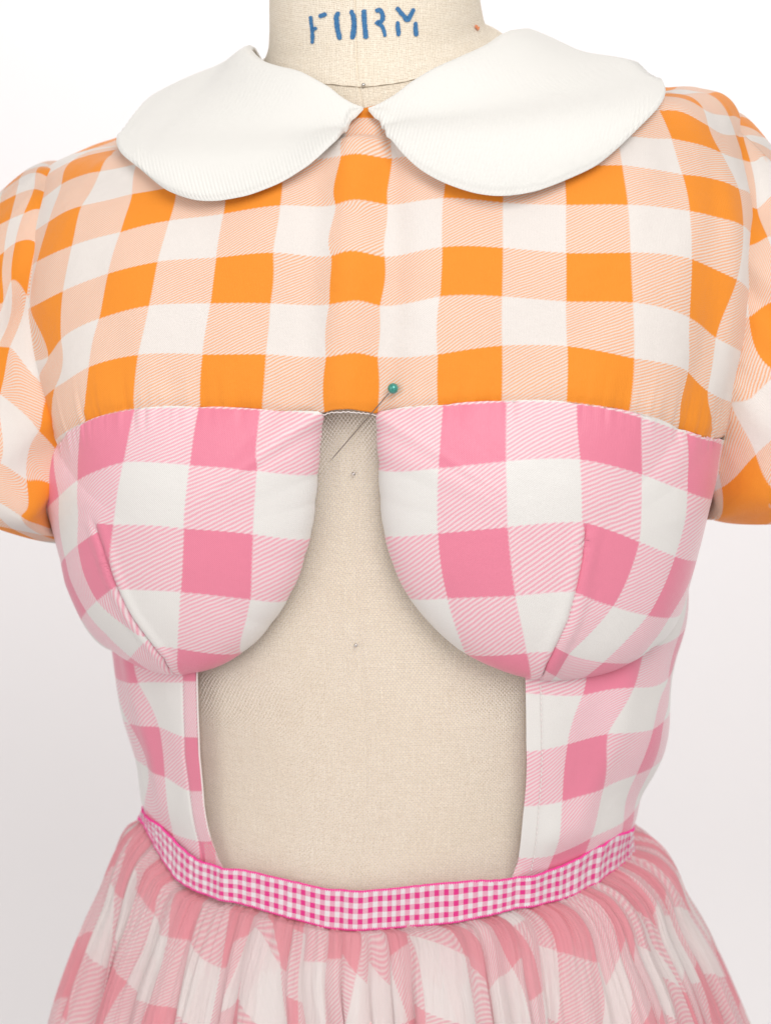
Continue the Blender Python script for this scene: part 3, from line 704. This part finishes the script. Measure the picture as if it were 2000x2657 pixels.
# ---- net over the midriff ---------------------------------------------------
nt = B.cast([(840, 1071), (860, 1063), (905, 1060), (945, 1066), (975, 1073)], 0.014)
eL_, eR_ = B.cast(edgeL[1:7], d_left), B.cast(edgeR[1:7], d_right)
th = np.linspace(eL_[:, 0].min() - 0.03, eR_[:, 0].max() + 0.03, 200); f = np.linspace(0, 1, 260)
s0 = np.where((np.degrees(th) > -12) & (np.degrees(th) < 12), np.interp(th, nt[:, 0], nt[:, 1]) - 0.05, 15.3)
s1 = top_s(th) + 0.25
TH = np.repeat(th[None], 260, 0); S = s0[None] + (s1 - s0)[None] * f[:, None]
dn = 0.0022 + 0.010 * (1 - ss(S, 14.3, 16.5)) + 0.0050 * ss(np.abs(np.degrees(TH) + 2), 16, 34) + 0.0030 * gs(S, 22, 0.8)
P = B.at(TH, S, dn); part(grid_obj('net_panel', P, M_net, None, {'uvA': arc_uv(P)}, flip=True), 'sheer blush net panel over the open midriff')
# scalloped net edge below the yoke
q = np.linspace(0, 1, 140); tt = np.interp(q, [0, 1], [nt[0, 0], nt[-1, 0]]); sN = np.interp(tt, nt[:, 0], nt[:, 1])
part(tube('net_edge', B.at(tt, sN + 0.02 + 0.012 * np.abs(np.sin(q * 34)), lambda a, b: d_yoke(a, b) - 0.0010), 0.00028, M_thread_w))

# ---- cups -------------------------------------------------------------------
def cup(sign, centre, bnd, ctlA, ctlB, seam_px, Hd, lab, wrap, apex_len):
    cth = B.cast([centre], 0.02)[0]; cm = met(cth[0], cth[1])
    pts, dE, qq = [], [], []
    for (x, y, kind) in bnd:
        if kind == 't':
            t_ = B.cast([(x, y)], d_yoke)[0]; d = float(d_yoke(t_[0], t_[1])) - 0.0008
            if 'w' in kind: pass
            qe = 1.0
        else:
            d = 0.0065; t_ = B.cast([(x, y)], d)[0].copy(); qe = 0.52
            if kind == 'w': t_[0] += sign * radians(wrap); qe = 0.6
            if kind == 'i': qe = 0.55; d = 0.0095; t_ = B.cast([(x, y)], d)[0].copy()
        pts.append(met(t_[0], t_[1])); dE.append(d); qq.append(qe)
    pts = np.array(pts); ang = np.arctan2(pts[:, 1] - cm[1], pts[:, 0] - cm[0]); rad = np.linalg.norm(pts - cm, axis=1)
    od = np.argsort(ang); ang, rad, dE, qq = ang[od], rad[od], np.array(dE)[od], np.array(qq)[od]
    nA, nR = 520, 110
    a = np.linspace(-pi, pi, nA, endpoint=False)
    def per(v, k=7):
        y = np.interp(a, np.concatenate([ang - 2 * pi, ang, ang + 2 * pi]), np.tile(v, 3)); w = np.hanning(2 * k + 1); w /= w.sum()
        return np.convolve(np.concatenate([y[-k:], y, y[:k]]), w, 'valid')
    R = per(rad, 2); D = per(dE); Q = per(qq, 12)
    r = 1 - (1 - np.linspace(0, 1, nR))**1.35
    r = r / r[-1]
    X = cm[0] + (R * np.cos(a))[:, None] * r; Y = cm[1] + (R * np.sin(a))[:, None] * r
    TH = X / 0.15; S = B.s_of_h(Y)
    fr = np.clip(1 - r[None]**2.6, 0, 1)**Q[:, None]
    side_k = 1 - 0.74 * ss(np.abs(np.degrees(TH)), 52, 84)
    dd = D[:, None] * (1 - fr) + (Hd * side_k + 0.0065 * (1 - side_k)) * fr
    # dart seam
    def on_dome(px_, D_):
        Pd = B.at(TH, S, D_); pr = project(Pd).reshape(-1, 2); z = (Pd @ FWD).reshape(-1); mm = np.stack([X, Y], -1).reshape(-1, 2); out = []
        for p_ in px_:
            dq = np.linalg.norm(pr - p_, axis=1); near = dq < dq.min() + 5
            dq = dq + np.where(near & (z < z[near].min() + 0.02), 0, 1e4); idx = np.argsort(dq)[:5]; w = 1 / (dq[idx] + 1.0)**2
            out.append((mm[idx] * w[:, None]).sum(0) / w.sum())
        return np.array(out)
    sm_ = on_dome(seam_px, dd)
    up = sm_[0] - (sm_[1] - sm_[0]) / np.linalg.norm(sm_[1] - sm_[0]) * 0.15
    poly = np.vstack([up, sm_, sm_[-1] + (sm_[-1] - sm_[-2]) / np.linalg.norm(sm_[-1] - sm_[-2]) * 0.03])
    PT = np.stack([X, Y], -1); best = np.full(X.shape, 9.0); sd = np.zeros(X.shape); above = np.zeros(X.shape)
    for k in range(len(poly) - 1):
        p, q2 = poly[k], poly[k + 1]; e_ = q2 - p; L = np.linalg.norm(e_); e_ = e_ / L
        w = PT - p; t_ = np.clip(w @ e_, 0, L); cl = p + t_[..., None] * e_; dist = np.linalg.norm(PT - cl, axis=-1)
        cr = e_[0] * w[..., 1] - e_[1] * w[..., 0]
        m = dist < best; best = np.where(m, dist, best); sd = np.where(m, np.sign(cr) * dist, sd)
        above = np.where(m, np.where(k == 0, L - t_, 0.0), above)
    sd = sd * sign * -1        # positive on the outer side of the dart
    below = 1 - ss(above, 0.0, 0.012)
    width = 0.0002 + 0.02 * ss(above, 0.0, 0.03)
    dd = dd - 0.0016 * gs(best, 0, 0.0011) * below + 0.0011 * gs(best, 0.0035, 0.003) * below
    dd = dd + 0.0008 * gs(best, 0, 0.012) * ss(above, 0, .02) * (1 - ss(above, 0.02, 0.05))
    # ease puckers under the top seam
    tp = ss(r[None], .80, 1.0) * ss(Q, .8, 1.0)[:, None]
    dd = dd + tp * (0.0005 * noise1(TH * 60 + 200, 21) + 0.00035 * noise1(TH * 150 + 900, 22) * (0.5 + 0.5 * noise1(TH * 9 + 50, 23)))
    pk = 0.0004 * np.sin(np.degrees(TH) * 2.2 + S * 9) * gs(best, 0, 0.008) * below * ss(sd, 0, .002) * 0.4
    dd = dd + pk
    P = B.at(TH, S, dd)
    def uvf(c):
        c = np.array(c, float); t_ = []
        t_ = on_dome(c[:, 2:], dd)
        return TPS(np.array(t_), c[:, :2], 3e-4)(PT)
    A, Bv = uvf(ctlA), uvf(ctlB)
    sidea = sd / width
    o = grid_obj('cup', P, M_pink, None, {'uvA': A, 'uvB': Bv, 'side': sidea}, wrap_m=True, flip=False, thick=0.0012, off=1)
    part(o, lab)
    # raised thread along the dart
    return o, P, (TH, S, dd)
L6 = lambda x, y: (100 + x / 2.081, 1000 + y / 2.081)
R7 = lambda x, y: (950 + x / 1.665, 1000 + y / 1.665)
bL = [(150, 1158, 't'), (162, 1146, 't'), (215, 1101, 't'), (292, 1074, 't'), (355, 1064, 't'), (518, 1060, 't'), (629, 1061, 't'), (725, 1070, 't'), (838, 1072, 't'), (832, 1100, 'i'), (825, 1160, 'i'), (818, 1230, 'i'), (812, 1300, 'i'), (803, 1375, 'i'), (785, 1442, 'i'), (748, 1538, 'i'), (701, 1612, 'b'), (626, 1688, 'b'), (561, 1725, 'b'), (508, 1738, 'b'), (465, 1742, 'b'), (412, 1734, 'b'), (365, 1712, 'b'), (330, 1685, 'b'),
      (290, 1640, 'w'), (262, 1580, 'w'), (235, 1480, 'w'), (205, 1380, 'w'), (180, 1280, 'w'), (165, 1200, 'w')]
sharedL = [(2,0,518,1060),(3,0,677,1067),(3,1,667,1221),(2,1,494,1207),(0,0,213,1101),(1,0,352,1062),(1,1,323,1199),(0,1,206,1247),(4,0,838,1075),(3.92,1,826,1228),(1,2,298,1360),(-1,0,148,1149),(-1,1,158,1288)]
cA = sharedL + [(2,2,480,1370),(3,2,657,1384),(3.83,2,804,1396),(3,3,650,1553),(2,3,471,1534),(2,4,463,1679),(3,4,631,1690),(3.53,3,746,1556),(1,3,303,1524),(1,4,310,1660),(0,2,180,1352)]
cB = sharedL + [(0,2,206,1413),(-1,2,174,1444),(0,3,256,1557),(-1,3,229,1584),(0,4,388,1658),(-1,4,343,1702),(1,3,311,1517),(1,4,444,1620),(0,5,500,1745),(2,2,440,1330)]
seamL = [(259, 1389), (278, 1452), (302, 1514), (340, 1591), (388, 1658), (427, 1706), (465, 1748)]
oL, PL, _ = cup(-1, (440, 1390), bL, cA, cB, seamL, 0.034, 'left pink gingham cup with an outer dart', 14, 1)
bR = [(979, 1073, 't'), (1052, 1058, 't'), (1148, 1054, 't'), (1310, 1044, 't'), (1491, 1049, 't'), (1581, 1060, 't'), (1671, 1082, 't'), (1755, 1115, 't'), (1809, 1130, 't'), (1850, 1141, 't'),
      (984, 1110, 'i'), (990, 1198, 'i'), (993, 1288, 'i'), (1002, 1372, 'i'), (1026, 1462, 'i'), (1065, 1543, 'b'), (1121, 1613, 'b'), (1193, 1678, 'b'), (1288, 1727, 'b'), (1370, 1752, 'b'), (1397, 1755, 'b'), (1491, 1752, 'b'), (1551, 1742, 'b'), (1615, 1715, 'b'), (1665, 1680, 'b'),
      (1715, 1600, 'w'), (1755, 1500, 'w'), (1785, 1400, 'w'), (1812, 1290, 'w'), (1835, 1200, 'w')]
sharedR = [(.12,1,987,1219),(2,0,1313,1045),(1,0,1151,1054),(2,1,1312,1197),(1,1,1139,1215),(3,0,1494,1049),(4,0,1659,1084),(4,1,1662,1231),(3,1,1503,1192),(5,0,1776,1126),(5,1,1778,1276),(6,1,1854,1297),(3,2,1509,1354)]
cA = sharedR + [(2,2,1318,1366),(1,2,1138,1383),(.23,2,1001,1388),(2,3,1337,1544),(1,3,1163,1550),(3,3,1530,1530),(2,4,1367,1691),(1,4,1207,1697),(3,4,1540,1675),(.43,3,1066,1548),(4,2,1680,1370)]
cB = sharedR + [(4,2,1653,1404),(5,2,1746,1442),(4,3,1587,1571),(3,3,1494,1535),(5,3,1677,1595),(6,3,1731,1601),(6,2,1809,1456),(5,4,1563,1715),(4,4,1473,1694),(3,4,1441,1675),(3,5,1400,1725),(2,2,1360,1340)]
seamR = [(1515, 1402), (1509, 1456), (1494, 1529), (1473, 1607), (1442, 1673), (1418, 1721), (1397, 1765)]
shift = lambda L: [(u + 1, v, x, y) for u, v, x, y in L]
oR, PR, _ = cup(1, (1470, 1390), bR, shift(cA), shift(cB), seamR, 0.034, 'right pink gingham cup with a centre dart', 10, 1)

# ---- ribbon at the waist ----------------------------------------------------
n = 1500; th = np.radians(np.linspace(-180, 180, n)); s0, s1 = top_s(th), bot_s(th)
f = np.linspace(0, 1, 22); TH = np.repeat(th[None], 22, 0)
H0, H1 = B.h(s0), B.h(s1); HH = H0[None] + (H1 - H0)[None] * f[:, None]; S = B.s_of_h(HH)
td = np.degrees(TH)
kl = float(np.degrees(B.cast([(600, 2280)], 0.006)[0][0])); kr = float(np.degrees(B.cast([(1330, 2300)], 0.006)[0][0])); kr2 = float(np.degrees(B.cast([(1545, 2235)], 0.006)[0][0]))
dR = 0.0068 + 0.0016 * gs(td, kl, 2.0) - 0.0012 * gs(td, kl + 4, 1.6) - 0.0014 * gs(td, kr, 1.8) + 0.0012 * gs(td, kr + 3.5, 1.8) + 0.0005 * gs(td, kr2, 2) - .0004 * gs(td, kr2 - 4, 2) + 0.0004 * noise1(td * 0.35 + 600, 31) + 0.0004 * noise1(td * 0.9 + 600, 32) + 0.0028 * f[:, None] + 0.0040 * gs(td, -34, 14) + 0.0040 * gs(td, 32, 14) + 0.001 * (np.abs(td) > 400)
dR = dR - 0.0006 * gs(td, FOLD - 3, 0.5)
P = B.at(TH, S, dR); uv = arc_uv(P)
uvr = np.stack([uv[..., 0] / 0.00262, np.repeat((0.0 + f * 7)[:, None], n, 1) + 1.0], -1)
wob = 0.12 * noise1(td * 0.25 + 90, 41)
uvr[..., 0] += 0.25 * noise1(td * .2 + 50, 42); uvr[..., 1] += wob * np.sin(pi * f)[:, None]
rb = part(grid_obj('waist_ribbon', P, M_ribbon, None, {'uvA': uvr}, flip=True, thick=0.0005), 'magenta and white mini gingham ribbon round the waist')
for row, dz in ((0, 0), (21, 0)):
    tt_ = np.radians(np.linspace(-180, 180, 5200)); pp = np.stack([np.interp(tt_, th, P[row, :, k]) for k in range(3)], 1)
    arc = np.concatenate([[0], np.cumsum(np.linalg.norm(np.diff(pp, axis=0), axis=1))])
    r = 0.00068 * (1 + 0.32 * np.sin(arc / 0.00125 * 2 * pi))
    e_ = tube('selvage', pp, r, M_selv, None, 6); e_.parent = rb; 
    e_.matrix_parent_inverse = parent_inv(dress) if False else e_.matrix_parent_inverse
# ---- skirt ------------------------------------------------------------------
srows = [
 ((380, 2118), (1640, 2146), 0.0, 0.089, 4, 2.2),
 ((362, 2145), (1650, 2150), 0.0, 0.093, 4, 2.2),
 ((305, 2215), (1752, 2222), 0.0, 0.102, 4, 2.2),
 ((262, 2310), (1806, 2310), 0.0, 0.113, 3, 2.2),
 ((222, 2400), (1862, 2400), 0.0, 0.122, 3, 2.15),
 ((185, 2500), (1910, 2500), 0.0, 0.131, 3, 2.1),
 ((145, 2620), (1962, 2620), 0.0, 0.141, 3, 2.1),
 ((95, 2780), (2030, 2780), 0.0, 0.153, 3, 2.1),
 ((20, 3020), (2120, 3020), 0.0, 0.170, 3, 2.0),
 ((-60, 3320), (2220, 3320), 0.0, 0.190, 3, 2.0)]
K_ = fit(srows, [0.002] * len(srows))
def skirt_layer(name, seed, doff, mat, lab, n=2600, m=200, amp=1.0):
    th = np.radians(np.linspace(-180, 180, n)); f = np.linspace(0, 1, m)
    # top edge hugs the ribbon's lower edge
    xr = np.linspace(0, 1, m)
    P0 = B.at(th, bot_s(th) - 0.10, 0.0052 + doff)        # line just behind the ribbon's lower edge
    td = np.degrees(th)
    # big folds
    r_ = np.random.default_rng(seed); big = []
    x = -180.0
    while x < 180:
        w = r_.choice([r_.uniform(2.2, 5.0), r_.uniform(2.2, 5.0), r_.uniform(6.0, 14.0)]); big.append((x, w, 0.35 + w / 14 + r_.uniform(-.15, .15), r_.uniform(-1, 1))); x += w
    out = np.zeros(n); tk = np.zeros(n); ten = np.zeros(n); vsh = np.zeros(n); ush = np.zeros(n)
    for (x0, w, a_, k) in big:
        q = (td - x0) / w; mk = (q >= 0) & (q < 1); q_ = q[mk]; c = 0.5 + 0.30 * k; z = np.where(q_ < c, q_ / c, (1 - q_) / (1 - c))
        out[mk] = a_ * (1 - (1 - z)**2.2); ten[mk] = k * np.sin(pi * q_) * a_; tk[mk] = np.exp(-z * w * 1.6)
        sl_, of_, us_ = r_.uniform(-.75, .75), r_.uniform(-.3, .3), r_.uniform(-1.0, 1.0)
        vsh[mk] = of_ + sl_ * (q_ - .5) * min(1.3, w / 7.0); ush[mk] = us_ * 1.0
    pf = out
    UVs, rows_ = [], []
    h0 = K_.h(np.array(0.0)); h1 = K_.h(np.array(K_.N - 0.01))
    for j, ff in enumerate(f):
        s = K_.s_of_h(h0 + (h1 - h0) * ff**1.25); y = (h1 - h0) * ff**1.25      # metres below the waist
        drift = 0.9 * (3.0 * noise1(td * 0.03 + seed, seed + 9) + 2.6 * noise2(td * 0.11 + 40, np.full(n, y * 11.0 + 3), seed + 12)) * ss(y, 0, .10)
        thj = th + np.radians(drift); base = K_.base(thj, np.full(n, s)); nr = K_.normal(thj, np.full(n, s)); tg = np.stack([-nr[:, 1], nr[:, 0], 0 * th], 1)
        A_ = (0.0005 + 0.0120 * ss(y, 0.006, 0.13)) * amp * (0.75 + 0.6 * noise2(td * 0.05 + 60, np.full(n, y * 9.0 + 8), seed + 13))
        fine = noise1(td * 1.15 + 700, seed + 1) * 0.0012 * np.exp(-(y / 0.05)**2) + noise1(td * 2.6 + 700, seed + 2) * 0.0009 * np.exp(-(y / 0.035)**2)
        fine = fine + noise2(td * 0.9 + 200 + y * 12, np.full(n, y * 14.0 + 5), seed + 3) * 0.0011 * ss(y, 0.0, .05) + noise2(td * 2.3 + 200, np.full(n, y * 22.0 + 5), seed + 4) * 0.0004
        puff = 0.0035 * ss(y, 0, .02) * (1 - ss(y, .012, .06))
        d = (pf - 0.75) * A_ + fine + puff + doff
        row = base + nr * d[:, None] + tg * (ten * A_ * 0.9)[:, None]
        w0 = 1 - ss(y, 0.0, 0.022)
        # join to the ribbon line
        dd0 = (P0 - K_.base(th, np.zeros(n)) - K_.normal(th, np.zeros(n)) * 0)
        row = row + dd0 * w0 + dd0 * 0.55 * (1 - w0) * np.exp(-y / 0.12)
        rows_.append(row)
        UVs.append(y)
    P = np.array(rows_)
    dens = 1.0 + 6.0 * tk; U = np.cumsum(dens) * (360 / n) / 9.5
    yv = np.array(UVs)
    per = 0.041
    Vv = yv[:, None] / per + 0.30 * noise1(U * 0.35 + 30, seed + 5)[None] + vsh[None] * np.minimum(1, yv[:, None] / 0.03) + (0.18 * noise2(U[None] * 0.4 + 9 + 0 * yv[:, None], yv[:, None] * 18 + 0 * U[None], seed + 6))
    UU = U[None] * (1 + 0 * yv[:, None]) * (1.0 - 0.0 * yv[:, None]) + ush[None] * (yv[:, None] - 0.03) / 0.09 + 0.35 * noise2(U[None] * 0.25 + 3 + 0 * yv[:, None], yv[:, None] * 16 + 0 * U[None], seed + 7)
    o = grid_obj(name, P, mat, None, {'uvA': np.stack([UU, Vv], -1)}, flip=True)
    return part(o, lab)
skirt_layer('skirt', 3, 0.0, M_skirt, 'gathered sheer pink gingham skirt')
o = skirt_layer('underskirt', 14, -0.006, M_under, 'inner layer of the gathered pink skirt', n=900, m=90, amp=0.7)

# ---- puffed sleeves ---------------------------------------------------------
def sleeve(sign, arm_px, hemc, hem_r, hem_tilt, bul, ctl, lab, top_hint):
    a_f = B.cast(arm_px, d_yoke)
    # close the armhole round the back, mirrored about the side of the body
    ths = sign * radians(94)
    a_m = [(p[0], p[1]) for p in a_f]
    back = [(2 * ths - p[0], p[1]) for p in a_f[::-1]]
    pts = np.array(a_m + [(ths, a_f[-1][1] + 0.25)] + back + [(ths, a_f[0][1] - 0.35)])
    mm = met(pts[:, 0], pts[:, 1]); L = np.concatenate([[0], np.cumsum(np.linalg.norm(np.diff(np.vstack([mm, mm[:1]]), axis=0), axis=1))]); L /= L[-1]
    nt, nv = 420, 150; t = np.linspace(0, 1, nt, endpoint=False)
    cl = np.vstack([pts, pts[:1]])
    A_ts = np.stack([np.interp(t, L, cl[:, k]) for k in range(2)], 1)
    def psm(y, k=8):
        w = np.hanning(2 * k + 1); w /= w.sum(); return np.convolve(np.concatenate([y[-k:], y, y[:k]]), w, 'valid')
    A_ts = np.stack([psm(A_ts[:, 0]), psm(A_ts[:, 1])], 1)
    A = B.at(A_ts[:, 0], A_ts[:, 1], -0.002)
    # t of the underarm
    ku = L[len(a_m)]; 
    phi = np.where(t < ku, t / ku * pi, pi + (t - ku) / (1 - ku) * pi)    # 0 top, pi/2 front, pi underarm
    hc = unproject(hemc[0], hemc[1], 0.0)
    ex = np.array([sign * cos(hem_tilt), 0, sin(hem_tilt)]); ey = np.array([0, -1.0, 0])
    Hm = hc + ex * (np.cos(phi) * hem_r[0])[:, None] + ey * (np.sin(phi) * hem_r[1])[:, None]
    Cc = A.mean(0); v = np.linspace(0, 1, nv)
    P = np.zeros((nv, nt, 3))
    axis = hc - Cc; 
    for j, vv in enumerate(v):
        ctr = Cc + axis * vv; q = A + (Hm - A) * vv
        out = q - ctr; out /= np.linalg.norm(out, axis=1, keepdims=True) + 1e-9
        bulge = bul * (sin(pi * min(1, vv * 0.92 + 0.03)))**0.75 * (1 - math.exp(-vv / 0.035))
        gath = 0.0034 * noise1(phi / (2 * pi) * 34, 51 + (sign > 0)) * math.exp(-vv / 0.25) * (1 - math.exp(-vv / 0.02)) + 0.0042 * noise1(phi / (2 * pi) * 13 + vv * 1.2, 61 + (sign > 0)) * sin(pi * min(1, vv)) 
        gath = gath - 0.004 * gs(phi, pi * 0.33, 0.10) * (1 - vv)
        q = q + out * (bulge + gath)[:, None]
        q = q + np.array([sign, 0, 0]) * 0.007 * sin(pi * vv) + np.array([0, 0, 1]) * 0.016 * (1 - math.exp(-vv / 0.05)) * (1 - vv)**1.2 * (np.clip(np.cos(phi), 0, 1)**0.7)[:, None]
        P[j] = q
    # hem turned in
    hemrows = []
    axn = axis / np.linalg.norm(axis)
    for k, (din, dz) in enumerate([(0.0005, 0.0012), (0.0018, 0.0018), (0.0040, 0.001), (0.0055, -0.004), (0.0060, -0.012)]):
        hemrows.append(Hm - (Hm - hc) / np.linalg.norm(Hm - hc, axis=1, keepdims=True) * din + axn * dz)
    out_ = P
    co = []
    pr = project(P).reshape(-1, 2); gt = np.repeat(t[None], nv, 0).reshape(-1); gv = np.repeat(v[:, None], nt, 1).reshape(-1)
    nrm = np.cross(np.roll(P, -1, 1) - np.roll(P, 1, 1), np.gradient(P, axis=0)); fc = ((CAM - P) * nrm).sum(-1); k0 = int(np.argmin(np.abs(phi - pi / 2))); fc = fc * np.sign(fc[nv // 2, k0])
    front = (np.repeat(phi[None], nv, 0).reshape(-1) < pi) & (fc.reshape(-1) > 0) & (gv > 0.03)
    c = np.array(ctl, float); tm = []
    for (x, y) in c[:, 2:]:
        dq = np.linalg.norm(pr - (x, y), axis=1) + np.where(front, 0, 1e4); k = np.argmin(dq); tm.append((gt[k] * 0.5, gv[k] * 0.26))
    tp = TPS(np.array(tm), c[:, :2], 4e-4)
    TT, VV = np.meshgrid(t, v); XY = np.stack([np.where(TT > 0.75, TT - 1, TT) * 0.5, VV * 0.26], -1); uv = tp(XY)
    tmv = np.array([(np.where(a_ > 0.375, a_ - 0.5, a_), b_) for a_, b_ in tm]); Am = np.hstack([np.ones((len(tmv), 1)), tmv]); lin, *_ = np.linalg.lstsq(Am, c[:, :2], rcond=None)
    Lf = lin[0] + XY[..., :1] * lin[1] + XY[..., 1:] * lin[2]; near = np.min(np.linalg.norm(XY[..., None, :] - tmv, axis=-1), -1)
    w_ = np.exp(-(np.maximum(near - 0.06, 0) / 0.05)**2)[..., None]; uv = Lf + (uv - Lf) * w_
    o = grid_obj('sleeve', P, M_orange, None, {'uvA': uv}, wrap_n=True, flip=(sign < 0), thick=0.0006)
    part(o, lab)
    Pm = np.array([Hm] + hemrows)
    o2 = grid_obj('hem_facing', Pm, M_lining, None, None, wrap_n=True, flip=(sign < 0)); o2.parent = o
    # hem edge roll
    V2 = np.vstack([Hm, Hm[:1]]); o3 = tube('hem_edge', V2, 0.0011, M_lining, None, 8); o3.parent = o
    return P
R3 = lambda x, y: (x / 1.7017, 200 + y / 1.7017)
R4 = lambda x, y: (1500 + x / 1.702, 200 + y / 1.702)
sl = [(u, v, *R3(x, y)) for u, v, x, y in [(1,0,70,738),(2,0,158,738),(1,1,50,905),(2,1,120,962),(2,2,45,1190),(3,2,215,1385),(2,3,0,1400),(3,3,170,1560),(3,4,112,1775),(4,4,232,1805),(3,5,90,1935),(4,5,262,2000),(2,4,0,1700),(1,-1,105,600),(2,-1,190,590),(1,-2,150,500),(2,-2,215,518),(1,-3,165,425),(0,0,20,770),(0,1,10,990)]]
sleeve(-1, [(131, 445), (127, 505), (99, 635), (92, 700), (84, 788), (84, 858), (98, 935), (128, 1011), (128, 1111), (150, 1180)], (-60, 1268), (0.060, 0.062), radians(26), 0.018, [(u + 1, v, x, y) for u, v, x, y in sl], 'left orange gingham puffed sleeve', None)
srl = [(u, v, *R4(x, y)) for u, v, x, y in [(0,2,785,1667),(0.1,1,692,1430),(0,1.2,702,1500),(-.55,2,697,1760),(-.5,2.7,712,1950),(1,1,880,1310),(1,0,750,1060),(2,0,920,960),(1,2,960,1480),(0,3,910,1900),(1,-2,715,545),(2,-2,790,575),(2,-1,835,705),(1,-1,745,745),(1,-4,690,260),(2,-4,745,245),(2,-3,815,350),(1,-3,690,345)]]
sleeve(1, [(1897, 345), (1906, 400), (1922, 470), (1930, 529), (1936, 641), (1930, 760), (1922, 846), (1908, 993), (1903, 1080), (1880, 1165)], (2115, 1285), (0.058, 0.062), radians(10), 0.018, [(u + 1, v, x, y) for u, v, x, y in srl], 'right orange gingham puffed sleeve', None)

# ---- the pin with the teal head ---------------------------------------------
hpx, tpx = (1022, 1005), (856, 1197)
ts = B.cast([hpx], d_yoke)[0]; hp = B.at(ts[0], ts[1], float(d_yoke(ts[0], ts[1])) + 0.0042)
ts = B.cast([tpx], 0.012)[0]; tp_ = B.at(ts[0], ts[1], 0.0155)
pr_ = empty('pearl_pin', tuple(hp)); tag(pr_, 'long pin with round teal pearl head stuck across the seam between the cups', 'pin')
h = sphere('pin_head', (0, 0, 0), 0.0027, M_pearl, 32, 20); h.parent = pr_
q = np.linspace(0, 1, 30)[:, None]; line = (tp_ - hp) * q
rr = 0.00029 * np.clip((1 - q[:, 0]) * 9, 0.05, 1)
tube('pin_shaft', line, rr, M_shaft, pr_, 10)
dirv = (tp_ - hp) / np.linalg.norm(tp_ - hp); tube('pin_ferrule', [dirv * x for x in (0.0022, 0.0027, 0.0031)], 0.0006, M_steel, pr_, 10)

# ---- studio backdrop --------------------------------------------------------
prof = [(1.30, 3.4), (1.30, 1.4), (1.30, 0.6)] + [(1.30 - 0.6 * (1 - cos(a)), 0.6 - 0.6 * sin(a)) for a in np.linspace(0.1, pi / 2, 14)] + [(0.2, 0.0), (-2.6, 0.0)]
P = np.array([[(x, y, z) for x in np.linspace(-3, 3, 9)] for (y, z) in prof])
bd = grid_obj('backdrop', P, M_paper); bd['kind'] = 'structure'; bd['label'] = 'seamless white studio paper sweeping behind the dress form'

sc.cycles.max_bounces = 8; sc.cycles.transparent_max_bounces = 12
sc.render.film_transparent = False
